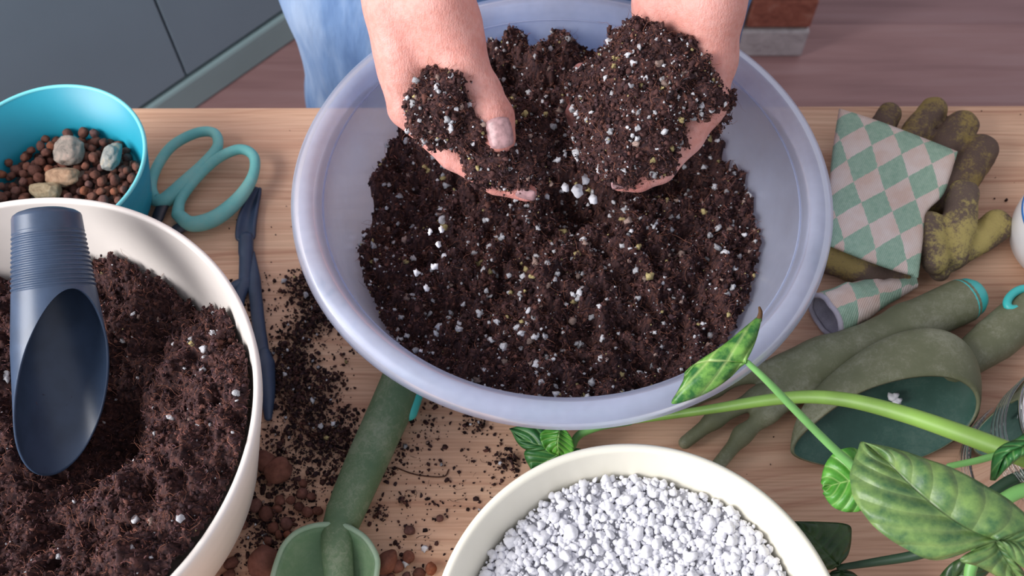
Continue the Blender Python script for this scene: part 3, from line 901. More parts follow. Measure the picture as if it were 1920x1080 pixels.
# -- hand at the picture's left: thumb on top, fingers curled below it
ha = SDF((-0.175, 0.26, 0.10), (0.045, 0.72, 0.44), 0.0018)
elA = np.array([-0.125, 0.67, 0.375])
wa1, wa2 = P(752, 22, 0.238), P(822, 10, 0.250)
ha.cone(wa1, elA + [-0.012, 0, 0], 0.0205, 0.036, 0.012).cone(wa2, elA + [0.014, 0, 0], 0.0200, 0.036, 0.012)
ha.cone(wa1, P(762, 120, 0.218), 0.0205, 0.0165, 0.012).cone(wa2, P(846, 82, 0.232), 0.0200, 0.0175, 0.012)
ha.chain([P(758, 100, 0.218), P(763, 200, 0.198)], [0.0175, 0.0130], 0.012)                  # index metacarpal
ha.chain([P(775, 80, 0.210), P(790, 205, 0.176)], [0.0170, 0.0125], 0.012)
ha.chain([P(800, 70, 0.205), P(820, 205, 0.160)], [0.0160, 0.0120], 0.012)
ha.chain([P(820, 70, 0.205), P(850, 200, 0.152)], [0.0150, 0.0110], 0.012)
ha.chain([P(846, 60, 0.236), P(868, 120, 0.228)], [0.0185, 0.0155], 0.012)                   # thenar
ha.chain([P(866, 120, 0.228), P(896, 174, 0.217), P(923, 222, 0.211), P(937, 258, 0.207)], [0.0152, 0.0146, 0.0136, 0.0104], 0.004)   # thumb
fing(ha, [(766, 206, 0.196), (850, 290, 0.178), (930, 340, 0.172), (988, 360, 0.170)], [0.0120, 0.0098, 0.0084, 0.0066])     # index
fing(ha, [(790, 208, 0.176), (880, 300, 0.156), (950, 332, 0.155), (990, 336, 0.158)], [0.0118, 0.0098, 0.0086, 0.0070])
fing(ha, [(820, 208, 0.160), (905, 285, 0.142), (960, 308, 0.142), (1000, 306, 0.147)], [0.0112, 0.0094, 0.0082, 0.0068])
fing(ha, [(850, 202, 0.152), (920, 262, 0.137), (965, 278, 0.138), (995, 274, 0.142)], [0.0102, 0.0086, 0.0074, 0.0062])
VA, FA = ha.mesh(); VA = relax(VA, FA, 3)

# -- hand at the picture's right: palm up under its heap, thumb round the front
hb = SDF((0.025, 0.28, 0.10), (0.245, 0.72, 0.44), 0.0018)
elB = np.array([0.165, 0.67, 0.375])
wb1, wb2 = P(1252, 5, 0.232), P(1330, 5, 0.245)
hb.cone(wb1, elB + [-0.014, 0, 0], 0.0205, 0.036, 0.012).cone(wb2, elB + [0.014, 0, 0], 0.0205, 0.036, 0.012)
hb.cone(wb1, P(1240, 75, 0.208), 0.0205, 0.0175, 0.012).cone(wb2, P(1330, 110, 0.216), 0.0205, 0.0175, 0.012)
hb.chain([P(1300, 60, 0.215), P(1262, 190, 0.180)], [0.0200, 0.0150], 0.014)
hb.chain([P(1270, 90, 0.195), P(1215, 222, 0.160)], [0.0180, 0.0125], 0.012)
hb.chain([P(1255, 80, 0.195), P(1195, 190, 0.157)], [0.0180, 0.0125], 0.012)
hb.chain([P(1245, 75, 0.198), P(1185, 160, 0.160)], [0.0170, 0.0120], 0.012)
hb.chain([P(1240, 70, 0.202), P(1178, 128, 0.166)], [0.0160, 0.0110], 0.012)
hb.chain([P(1325, 110, 0.216), P(1318, 190, 0.205), P(1282, 252, 0.194)], [0.0175, 0.0150, 0.0130], 0.008)    # thenar
hb.chain([P(1282, 252, 0.194), P(1235, 312, 0.184), P(1196, 330, 0.182), P(1164, 336, 0.182)], [0.0130, 0.0108, 0.0098, 0.0080], 0.004)   # thumb
fing(hb, [(1215, 222, 0.160), (1148, 268, 0.150), (1112, 275, 0.160), (1097, 271, 0.172)], [0.0120, 0.0096, 0.0084, 0.0068])
fing(hb, [(1195, 190, 0.157), (1122, 222, 0.148), (1088, 222, 0.158), (1078, 210, 0.172)], [0.0120, 0.0096, 0.0084, 0.0068])
fing(hb, [(1185, 160, 0.160), (1115, 182, 0.152), (1084, 182, 0.164), (1077, 172, 0.178)], [0.0114, 0.0092, 0.0080, 0.0066])
fing(hb, [(1178, 128, 0.166), (1122, 142, 0.160), (1096, 142, 0.170), (1090, 134, 0.182)], [0.0104, 0.0084, 0.0074, 0.0062])
VB, FB = hb.mesh(); VB = relax(VB, FB, 3)

# -- head, neck, upper arms: coarser skin
hc = SDF((-0.32, 0.55, 0.30), (0.34, 1.05, 1.02), 0.006)
NX = 0.02
hc.cone((NX, 0.86, 0.62), (NX, 0.845, 0.74), 0.062, 0.056, 0.02)
hc.ell((NX, 0.835, 0.865), (0.076, 0.095, 0.112), 0.02).ell((NX, 0.795, 0.80), (0.056, 0.062, 0.062), 0.02)
hc.cone((NX, 0.742, 0.855), (NX, 0.722, 0.822), 0.010, 0.015, 0.01)
for s in (-1, 1):
    hc.ell((NX + s * 0.078, 0.848, 0.845), (0.010, 0.022, 0.034), 0.006)
    hc.ell((NX + s * 0.031, 0.738, 0.862), (0.016, 0.012, 0.011), 0.006, 'sub')
hc.cone((NX - 0.02, 0.737, 0.785), (NX + 0.02, 0.737, 0.785), 0.007, 0.007, 0.006)
shA = np.array([-0.145, 0.86, 0.60]); shB = np.array([0.185, 0.86, 0.60])
for sh, el in ((shA, elA), (shB, elB)):
    hc.cone((NX, 0.87, 0.60), sh, 0.075, 0.055, 0.03).cone(sh, el, 0.050, 0.040, 0.02).cone(el, el + [0, -0.03, -0.02], 0.038, 0.036, 0.015)
VC, FC = hc.mesh(); VC = relax(VC, FC, 1)
VV = np.vstack([VA, VB, VC]); FF = np.vstack([FA, FB + len(VA), FC + len(VA) + len(VB)])
# skin tint: fingertips and knuckles a little redder (flushed), soil dirt on the fingers
tint = np.ones((len(VV), 3))
for q, rr, amt in [((990, 358, 0.170), 0.020, 0.5), ((940, 262, 0.207), 0.016, 0.25), ((1165, 336, 0.182), 0.018, 0.35), ((1097, 272, 0.172), 0.015, 0.6), ((1078, 175, 0.178), 0.015, 0.5), ((870, 300, 0.178), 0.03, 0.25)]:
    d = np.linalg.norm(VV - P(*q), axis=1); k = np.exp(-(d / rr) ** 2)[:, None] * amt
    tint = tint * (1 - k * np.array([0.05, 0.42, 0.42]))
dn = np.clip(fbm(VV, 260, 3, 77) * 1.6 - 0.55, 0, 1) * (VV[:, 1] < 0.47) * 0.7
near = np.exp(-(np.minimum(np.linalg.norm(VV - P(880, 220, 0.19), axis=1), np.linalg.norm(VV - P(1220, 220, 0.18), axis=1)) / 0.055) ** 2)
tint = tint * (1 - (dn * near)[:, None] * np.array([0.65, 0.75, 0.8]))
body = mesh_obj('body', loc_(VV), FF, SKIN, person, col=tint)
nail('fingernail', loc_(P(937, 249, 0.2208)), P(946, 280, 0.2085) - P(934, 222, 0.2195), ray(938, 248) * -1 + np.array([-0.05, 0.12, 0.08]), 0.0095, 0.0078, body)
nail('fingernail', loc_(P(985, 368, 0.1745)), P(1000, 368, 0.170) - P(960, 358, 0.172), np.array([-0.1, -1, 0.15]), 0.0065, 0.0050, body)
nail('fingernail', loc_(P(1168, 341, 0.1895)), P(1160, 337, 0.182) - P(1200, 330, 0.182), -ray(1170, 335) + np.array([-0.2, -0.7, -0.2]), 0.0075, 0.0060, body)
nail('fingernail', loc_(P(1092, 270, 0.1795)), P(1093, 268, 0.18) - P(1108, 276, 0.162), np.array([-1, -0.2, 0.6]), 0.0060, 0.0050, body)
nail('fingernail', loc_(P(1073, 174, 0.1850)), P(1075, 168, 0.184) - P(1084, 180, 0.166), np.array([-1, -0.2, 0.7]), 0.0060, 0.0050, body)

# -- denim
hd = SDF((-0.36, 0.56, -0.72), (0.38, 1.0, 0.24), 0.0075)
JX = 0.008
hd.ell((JX, 0.79, 0.0), (0.236, 0.125, 0.17), 0.05).ell((JX, 0.79, 0.12), (0.19, 0.12, 0.12), 0.06)
for s in (-1, 1):
    hd.chain([(JX + s * 0.118, 0.785, -0.04), (JX + s * 0.122, 0.775, -0.22), (JX + s * 0.115, 0.79, -0.45), (JX + s * 0.11, 0.80, -0.675)], [0.122, 0.112, 0.082, 0.070], 0.035)
hd.noise(0.006, 9, 2, 4)
V, F = hd.mesh(); V = relax(V, F, 2)
fold = 0.004 * np.sin(V[:, 0] * 70 + 3 * fbm(V, 6, 2, 8) + V[:, 2] * 9) * np.clip(1 - V[:, 2] * 3, 0, 1)
V[:, 1] -= fold * (V[:, 1] < 0.79)
jeans = mesh_obj('jeans', loc_(V), F, DENIM, person)
wbv, wbf = tube_geo([(JX + 0.186 * math.cos(a), 0.79 + 0.120 * math.sin(a), 0.17) for a in np.linspace(0, 2 * PI, 60, endpoint=False)], 0.014, 8, closed=True, caps=False)
mesh_obj('waistband', loc_(wbv), wbf, DENIM, jeans)
# -- shirt
hs = SDF((-0.36, 0.58, 0.10), (0.40, 1.05, 0.75), 0.008)
hs.ell((NX, 0.81, 0.20), (0.185, 0.118, 0.16), 0.05).ell((NX, 0.84, 0.42), (0.185, 0.118, 0.2), 0.06).ell((NX, 0.87, 0.58), (0.16, 0.09, 0.09), 0.05)
for sh, el in ((shA, elA), (shB, elB)):
    hs.cone((NX, 0.87, 0.60), sh, 0.085, 0.070, 0.04).cone(sh, el + (sh - el) * 0.12, 0.066, 0.056, 0.03)
hs.noise(0.006, 14, 2, 9)
V, F = hs.mesh(); V = relax(V, F, 1)
mesh_obj('shirt', loc_(V), F, SHIRT, person)
# -- hair, eyes, shoes
hh = SDF((-0.12, 0.68, 0.62), (0.16, 1.02, 1.02), 0.006)
hh.ell((NX, 0.855, 0.885), (0.088, 0.098, 0.108), 0.02).ell((NX, 0.90, 0.80), (0.075, 0.06, 0.13), 0.03)
hh.ell((NX, 0.745, 0.83), (0.085, 0.06, 0.09), 0.01, 'sub')
hh.noise(0.004, 40, 2, 3)
V, F = hh.mesh(); mesh_obj('hair', loc_(V), F, HAIR, person)
for s in (-1, 1):
    V = ICO2[0] * 0.0115 + np.array([NX + s * 0.031, 0.749, 0.862])
    mesh_obj('eye', loc_(V), ICO2[1], EYE, person)
    sh_ = SDF((JX + s * 0.11 - 0.08, 0.60, FLOOR - 0.01), (JX + s * 0.11 + 0.08, 0.92, FLOOR + 0.14), 0.006)
    sh_.chain([(JX + s * 0.11, 0.86, FLOOR + 0.036), (JX + s * 0.115, 0.68, FLOOR + 0.032)], [0.036, 0.032], 0.02).cone((JX + s * 0.11, 0.83, FLOOR + 0.05), (JX + s * 0.11, 0.83, FLOOR + 0.09), 0.045, 0.042, 0.02)
    V, F = sh_.mesh(); V[:, 2] = np.maximum(V[:, 2], FLOOR + 0.0005); mesh_obj('shoe', loc_(V), F, SHOE, person)

# ------------------------------------------------------------------ soil held in the hands
def heap(name, label, blobs, seed, ncrumb, nfib, ngrain, strands=()):
    rng = np.random.default_rng(seed)
    pts = np.array([P(*b[:3]) for b in blobs]); rr = np.array([b[3] for b in blobs])
    lo = (pts - rr[:, None]).min(0) - 0.015; hi = (pts + rr[:, None]).max(0) + 0.015
    s = SDF(lo, hi, 0.0017)
    for p, b in zip(pts, blobs):
        s.ell(p, (b[3], b[3], b[3] * (b[4] if len(b) > 4 else 0.8)), 0.008)
    s.noise(0.0055, 100, 3, seed).noise(0.0024, 380, 2, seed + 3)
    V, F = s.mesh()
    root = thing(name, label, 'soil', pts.mean(0)); tag(root, kind='stuff')
    put('soil_mass', (V, F, soil_colors(len(V), rng, 0.95)), SOIL, root, smooth=False)
    p, nn = surf_points(V, F, ncrumb, rng); p = p + nn * rng.uniform(-0.0006, 0.0022, (len(p), 1))
    put('soil_crumbs', crumb_mesh(p, rng, 0.0004, 0.0020, 1.2), SOIL, root, smooth=False)
    p, nn = surf_points(V, F, nfib, rng); k_ = nfib // 5
    put('root_fibres', fibres(p[:k_], nn[:k_], rng, 0.005, 0.018, 0.00018), SOIL, root)
    put('peat_fibres', fibres(p[k_:], nn[k_:] * 0.3, rng, 0.002, 0.006, 0.00030, PEATC[rng.integers(0, 4, nfib - k_)] * rng.uniform(0.6, 1.4, (nfib - k_, 1)) * 1.2, 4), SOIL, root)
    up = -ray(1000, 200)
    p, nn = surf_points(V, F, ngrain * 2, rng); k = (nn @ up) > -0.1; p = p[k] + nn[k] * 0.0009
    put('perlite_bits', grains(p, rng, 0.0005, 0.0024, 0.1), BITS, root)
    return root
heap('soil_handful', 'handful of soil pinched between thumb and fingers of the hand with the visible thumbnail',
     [(828, 168, .228, .0165, .7), (820, 205, .220, .0175, .7), (850, 230, .212, .0165, .7), (896, 205, .212, .009, .8), (800, 215, .218, .009, .7), (808, 240, .208, .009, .7), (896, 250, .206, .0120, .8),
      (925, 280, .196, .0125, .8), (930, 300, .190, .0145, .8), (965, 300, .184, .0160, .8), (1000, 300, .178, .0140, .8), (955, 330, .182, .0085, .8), (910, 318, .186, .0085, .8), (1010, 262, .168, .016, .8), (975, 230, .165, .016, .8)], 51, 4600, 4200, 330)
heap('soil_handful', 'rounded heap of soil lying on the open upturned hand, rootlets hanging off it',
     [(1205, 72, .222, .0125, .8), (1190, 95, .220, .0165, .7), (1180, 140, .212, .0235, .7), (1230, 120, .222, .0200, .8), (1272, 112, .224, .0150, .8), (1210, 185, .210, .0290, .8), (1242, 165, .216, .0260, .8), (1130, 170, .200, .0200, .7), (1308, 160, .218, .0150, .8),
      (1325, 190, .212, .0105, .8), (1345, 188, .208, .0065, .8), (1100, 165, .195, .0100, .8), (1170, 240, .200, .0280, .8), (1208, 238, .204, .0250, .8), (1140, 285, .192, .0170, .8), (1190, 285, .196, .0190, .8), (1228, 278, .196, .0125, .8), (1118, 235, .192, .0165, .8),
      (1350, 210, .200, .0050, .9), (1348, 232, .196, .0036, 1.2), (1290, 190, .210, .0110, .8)], 52, 6200, 6200, 470)

# grains and crumbs dropping from the hands, each at rest in the air
fall = [(1083, 357, 0.125, 0.0042), (1112, 374, 0.118, 0.0034), (1098, 336, 0.14, 0.0032), (1060, 352, 0.12, 0.0030), (806, 436, 0.12, 0.0022), (822, 458, 0.115, 0.0020), (781, 512, 0.10, 0.0026), (815, 500, 0.10, 0.0024), (828, 430, 0.125, 0.0022), (800, 540, 0.09, 0.0024)]
fdesc = ['biggest white grain in mid-air between the two hands', 'white grain falling right of and below the biggest one', 'small white grain falling just under the heap', 'pale grain falling below the index fingertip',
         'upper left pale grain of the thin trickle under the thumb hand', 'upper right pale grain of the thin trickle under the thumb hand', 'pale grain at the left edge of the trickle over the soil', 'pale grain in the middle of the trickle over the soil', 'pale grain at the very top of the trickle', 'lowest pale grain of the trickle just above the soil']
for (px, py, z, r), d in zip(fall, fdesc):
    V = GRAIN[random.randrange(8)] * r * np.array([0.8, 0.8, 1.4])
    o = mesh_obj('falling_grain', V, ICO1[1], PERL, loc=tuple(map(float, P(px, py, z))))
    tag(o, d, 'grain', 'grains falling into the mixing bowl')

# ------------------------------------------------------------------ perlite
rng = np.random.default_rng(61)
pf = tag(thing('perlite', 'bed of fine white perlite granules filling the cream bowl', 'perlite', (QC[0], QC[1], 0.01)), kind='stuff')
def h_q(x, y):
    p3 = np.stack([x, y, 0 * x], -1)
    return 0.062 + 0.004 * fbm(p3, 30, 2, 5) + 0.005 * sst(y, 0.02, 0.1) - 0.004 * np.exp(-(x * x + (y - 0.03) ** 2) / 0.04 ** 2)
ax = np.linspace(-0.112, 0.112, 110); X, Y = np.meshgrid(ax, ax, indexing='ij'); Z = h_q(X, Y) - 0.003 + 0.0016 * fbm(np.stack([X, Y, Z * 0 if False else 0 * X], -1), 300, 2, 2)
Vg = np.stack([X, Y, Z], -1).reshape(-1, 3); Fg = grid_faces(110, 110)
Fg = Fg[(np.hypot(X, Y) < qwall_r(Z) - 0.001).ravel()[Fg].all(1)]
bed = mesh_obj('perlite_bed', Vg - [0, 0, 0.01], Fg, PERL, pf); tag(bed, kind='stuff')
def qpick(n):
    a = rng.random(n) * 2 * PI; q = 0.111 * np.sqrt(rng.random(n)); x, y = q * np.cos(a), q * np.sin(a); z = h_q(x, y)
    ok = q < qwall_r(z) - 0.0025
    return np.stack([x, y, z], 1)[ok] + [QC[0], QC[1], 0]
p = qpick(8600); n = len(p); s = 0.0007 + 0.0022 * rng.random(n) ** 1.6
p[:, 2] += rng.uniform(-0.0015, 0.0012, n)
colw = np.full((n, 3), 1.0)
for nm, k_, base_ in (('small_granules', s > 0.0017, ICO1), ('fine_granules', s <= 0.0017, ICO0)):
    V, F, c = merge_instances(lumps(base_, 8, 0.4, 70, 1.4), p[k_], s[k_][:, None] * rng.uniform(0.7, 1.25, (int(k_.sum()), 3)), rng, colw[k_], base_[1])
    tag(mesh_obj(nm, local(V, pf), F, PERL, pf, smooth=True), kind='stuff')
# the largest granules on top, one by one
big_shapes = []
for k, Vv in enumerate(lumps(ICO1, 8, 0.55, 80, 1.2)):
    big_shapes.append(Vv)
protos = []
placed = []
cnt = 0
for q in qpick(6000):
    if cnt >= 280: break
    r = 0.0026 + 0.0020 * rng.random() ** 2
    pix = ray(0, 0)
    if q[1] < 0.02 + 0.02: continue
    if any((q[0] - b[0]) ** 2 + (q[1] - b[1]) ** 2 < ((r + b[2]) * 0.95) ** 2 for b in placed): continue
    if math.hypot(q[0] - QC[0], q[1] - QC[1]) > qwall_r(q[2]) - r - 0.001: continue
    placed.append((q[0], q[1], r))
    k = cnt % 8
    if k >= len(protos):
        o = mesh_obj('perlite_granule', big_shapes[k] * 0.003, ICO1[1], PERL); protos.append(o)
    else:
        o = protos[k].copy(); C.objects.link(o)
    o.scale = tuple(r / 0.003 * rng.uniform(0.8, 1.15, 3)); o.rotation_euler = tuple(rng.uniform(0, 6.28, 3))
    o.location = (float(q[0]), float(q[1]), float(q[2] + 0.0006 + r * 0.35))
    tag(o, 'larger white perlite granule lying on top of the filling of the cream bowl', 'granule', 'large perlite granules in the cream bowl')
    cnt += 1

# ------------------------------------------------------------------ clay pebbles and stones
rng = np.random.default_rng(71)
PEB = [mesh_obj('clay_pebble', (lumps(ICO2, 1, 0.16, 200 + 7 * k, 1.3)[0]) * 0.005, ICO2[1], CLAY) for k in range(6)]
npeb = 0
def pebble(loc, r, label, group):
    global npeb
    o = PEB[npeb] if npeb < 6 else PEB[npeb % 6].copy()
    if npeb >= 6: C.objects.link(o)
    npeb += 1
    o.location = tuple(map(float, loc)); sc_ = r / 0.005
    o.scale = (sc_ * rng.uniform(0.85, 1.15), sc_ * rng.uniform(0.85, 1.15), sc_ * rng.uniform(0.8, 1.0)); o.rotation_euler = tuple(rng.uniform(0, 6.28, 3))
    tag(o, label, 'pebble', group); return o
# added sheet under the pebbles, hides the turquoise floor between them
TZ = 0.030
dust_or_underlay = lathe('pebble_underlay', [(0.0005, TZ - 0.006), (0.03, TZ - 0.006), (0.0575, TZ - 0.0075)], MORTAR, tq, 60); tag(dust_or_underlay, kind='stuff')
stones_px = [(126, 280, 0.047, (0.0125, 0.0135, 0.007)), (207, 290, 0.047, (0.0075, 0.0140, 0.007)), (116, 328, 0.046, (0.0145, 0.0085, 0.007)), (82, 356, 0.045, (0.0130, 0.0085, 0.007))]
ST = [P(*s[:3]) for s in stones_px]
pl_ = []
tries = 0
while tries < 9000:
    tries += 1
    a = rng.random() * 2 * PI; q = 0.060 * math.sqrt(rng.random()); r = 0.0032 + 0.0018 * rng.random()
    layer = 0 if tries < 2600 else (1 if tries < 6500 else 2)
    z = TZ - 0.001 + layer * 0.0052
    if q > twall_r(z) - r - 0.0006: continue
    x, y = TC[0] + q * math.cos(a), TC[1] + q * math.sin(a)
    if any((x - b[0]) ** 2 + (y - b[1]) ** 2 + (z - b[2]) ** 2 < ((r + b[3]) * 0.90) ** 2 for b in pl_): continue
    if layer == 2 and any((x - s[0]) ** 2 + (y - s[1]) ** 2 < 0.016 ** 2 for s in ST): continue
    pl_.append((x, y, z, r))
for x, y, z, r in pl_[-300:]:
    pebble((x, y, z), r, 'round brown clay pebble among many in the turquoise bowl', 'clay pebbles in the turquoise bowl')
smats = [make_stone('grey_veined_stone', [(0.3, lin(110, 100, 94)), (0.5, lin(150, 138, 128)), (0.68, lin(176, 150, 138)), (0.8, lin(200, 190, 180))]),
         make_stone('blue_grey_stone', [(0.3, lin(110, 108, 104)), (0.5, lin(146, 148, 144)), (0.65, lin(176, 160, 140)), (0.8, lin(200, 196, 190))]),
         make_stone('tan_stone', [(0.3, lin(126, 98, 78)), (0.5, lin(166, 134, 108)), (0.75, lin(186, 160, 136))]),
         make_stone('beige_stone', [(0.3, lin(120, 100, 78)), (0.5, lin(160, 142, 114)), (0.75, lin(184, 170, 146))])]
sdesc = ['rounded grey stone with pale veins lying on the brown clay pebbles', 'oblong blue-grey stone standing near the rim in the turquoise bowl', 'tan three-cornered stone in the middle of the turquoise bowl', 'knobbly beige stone half hidden by the off-white bowl rim']
for k, (s, m) in enumerate(zip(stones_px, smats)):
    V = ICO2[0] * (1 + 0.30 * fbm(ICO2[0], 1.1, 3, 300 + k))[:, None]
    V = ico(3)[0]; F = ico(3)[1]
    V = V * (1 + 0.26 * fbm(V, 1.15, 3, 300 + k))[:, None]
    V = np.sign(V) * np.minimum(np.abs(V), 0.88) * np.array(s[3])
    o = mesh_obj('stone', V, F, m, smooth=False, loc=tuple(map(float, ST[k] - np.array([0, 0, 0.002]))))
    tag(o, sdesc[k], 'stone', 'stones on the clay pebbles')

# loose pebbles on the table
loose = [(499, 866, 22, 'flattish brown pebble half under the off-white bowl edge beside the green trowel'), (521, 882, 24, 'large oval brown pebble with a dark spot, in the spilled soil'),
 (496, 1054, 31, 'largest reddish brown pebble, left of the trowel blade'), (525, 938, 11, ''), (545, 938, 10, ''), (520, 954, 9, ''), (568, 906, 9, ''), (567, 925, 12, ''), (584, 931, 8, ''), (561, 950, 10, ''), (577, 960, 11, ''), (596, 958, 10, ''),
 (478, 948, 13, ''), (499, 963, 14, 'orange cracked pebble beside the off-white bowl'), (537, 983, 12, ''), (512, 990, 11, ''), (523, 1003, 9, ''), (456, 984, 10, ''), (432, 1057, 13, ''), (430, 1078, 13, ''), (503, 1015, 9, ''), (540, 1002, 8, ''),
 (724, 1055, 24, 'large reddish pebble right against the trowel blade'), (745, 1063, 13, ''), (766, 1045, 12, ''), (768, 994, 11, ''), (825, 972, 7, ''), (786, 1075, 12, ''), (808, 1066, 13, ''), (717, 1080, 12, ''), (732, 1085, 12, ''), (762, 1082, 9, ''), (506, 906, 7, '')]
for px, py, r, d in loose:
    rm = r * mpp(px, py, 0.005)
    if d: pebble(P(px, py, rm * 0.98), rm, d, 'clay pebbles scattered on the table')
    else:
        side = 'small brown clay pebble on the table between the off-white bowl and green trowel' if px < 640 else 'small brown clay pebble on the table between the trowel and the cream bowl'
        pebble(P(px, py, rm * 0.98), rm, side, 'clay pebbles scattered on the table, ' + ('left of the trowel' if px < 640 else 'right of the trowel'))
for px, py, d in [(796, 1028, 'lone pale grey perlite grain on the table right of the trowel'), (760, 1056, 'cream coloured perlite grain lying against a pebble')]:
    o = mesh_obj('perlite_grain', GRAIN[3] * 0.0024, ICO1[1], PERL, loc=tuple(map(float, P(px, py, 0.002)))); tag(o, d, 'grain')

# ------------------------------------------------------------------ spilled soil on the table
rng = np.random.default_rng(81)
blobs = [(562, 540, 16, 260), (585, 560, 18, 300), (595, 600, 16, 300), (570, 620, 20, 300), (545, 660, 22, 420), (560, 690, 26, 520), (530, 720, 18, 350), (560, 740, 26, 420), (590, 770, 30, 330), (612, 810, 34, 420), (640, 830, 26, 330), (560, 830, 40, 420), (620, 850, 30, 300), (520, 850, 40, 260),
         (612, 722, 12, 160), (635, 715, 16, 60), (640, 650, 20, 60), (500, 900, 34, 200), (540, 920, 45, 260), (590, 920, 34, 200), (480, 960, 40, 200), (520, 1010, 35, 260), (500, 990, 24, 160), (450, 1020, 40, 120), (420, 1060, 30, 60),
         (752, 850, 16, 70), (723, 885, 9, 50), (712, 962, 9, 60), (755, 940, 8, 40), (800, 802, 22, 80), (785, 880, 50, 90), (850, 880, 60, 80), (800, 950, 60, 80), (770, 1020, 50, 80), (930, 880, 40, 30),
         (890, 797, 12, 110), (948, 866, 16, 160), (500, 400, 60, 14), (510, 540, 26, 40), (690, 600, 60, 60), (530, 600, 30, 50), (1390, 930, 60, 14), (1640, 560, 60, 10), (1800, 300, 60, 14), (1880, 400, 40, 10), (1700, 200, 80, 12), (490, 570, 30, 40), (760, 1070, 40, 60)]
pp = []
for px, py, s, n in blobs:
    q = rng.normal(size=(int(n * 0.85), 2)) * s + [px, py]
    pp += [P(a, b, 0.0006) for a, b in q]
pp = np.array(pp)
def clear(p, c, r): return np.hypot(p[:, 0] - c[0], p[:, 1] - c[1]) > r
ok = clear(pp, LC, 0.125) & clear(pp, BC, 0.118) & clear(pp, QC, 0.096) & clear(pp, TC, 0.06) & (pp[:, 1] < TY - 0.005)
pp = pp[ok]
# several crumbs pile where the trail is thick
from collections import Counter
cell = Counter(); zz = np.zeros(len(pp))
for i, p_ in enumerate(pp):
    k = (int(p_[0] / 0.003), int(p_[1] / 0.003)); zz[i] = min(cell[k] * 0.0011, 0.006); cell[k] += 1
pp[:, 2] = 0.0006 + zz
sp = tag(thing('spilled_soil', 'dark soil crumbs spilled in a trail across the pine table beside the off-white bowl', 'soil', P(570, 720, 0)), kind='stuff')
put('soil_crumbs', crumb_mesh(pp, rng, 0.0004, 0.0019, 0.85), SOIL, sp, smooth=False)
fp = np.array([P(*(rng.normal(size=2) * [30, 60] + [560, 740]), 0.002) for _ in range(160)] + [P(*(rng.normal(size=2) * [60, 60] + [800, 900]), 0.001) for _ in range(26)])
put('root_fibres', fibres(fp, np.tile([0, 0, 1.0], (len(fp), 1)), rng, 0.005, 0.02, 0.0002, np.tile(np.array(lin(70, 44, 36)[:3]), (len(fp), 1))), SOIL, sp)
gp_ = pp[rng.choice(len(pp), 70, replace=False)] + [0, 0, 0.0015]
put('perlite_bits', grains(gp_, rng, 0.0008, 0.0026, 0.1), BITS, sp)
rt = [P(518, 722, .003), P(545, 778, .004), P(590, 820, .004), P(652, 853, .003)]
put('rootlet', (lambda g: (g[0], g[1], np.tile(np.array(lin(84, 54, 44)[:3]), (len(g[0]), 1))))(tube_geo(smooth_path(rt, 24), 0.0006, 5, caps=False)), SOIL, sp)
rt = [P(738, 875, .001), P(780, 890, .001), P(830, 894, .001), P(842, 880, .001)]
put('rootlet', (lambda g: (g[0], g[1], np.tile(np.array(lin(84, 54, 44)[:3]), (len(g[0]), 1))))(tube_geo(smooth_path(rt, 24), 0.0005, 5, caps=False)), SOIL, sp)

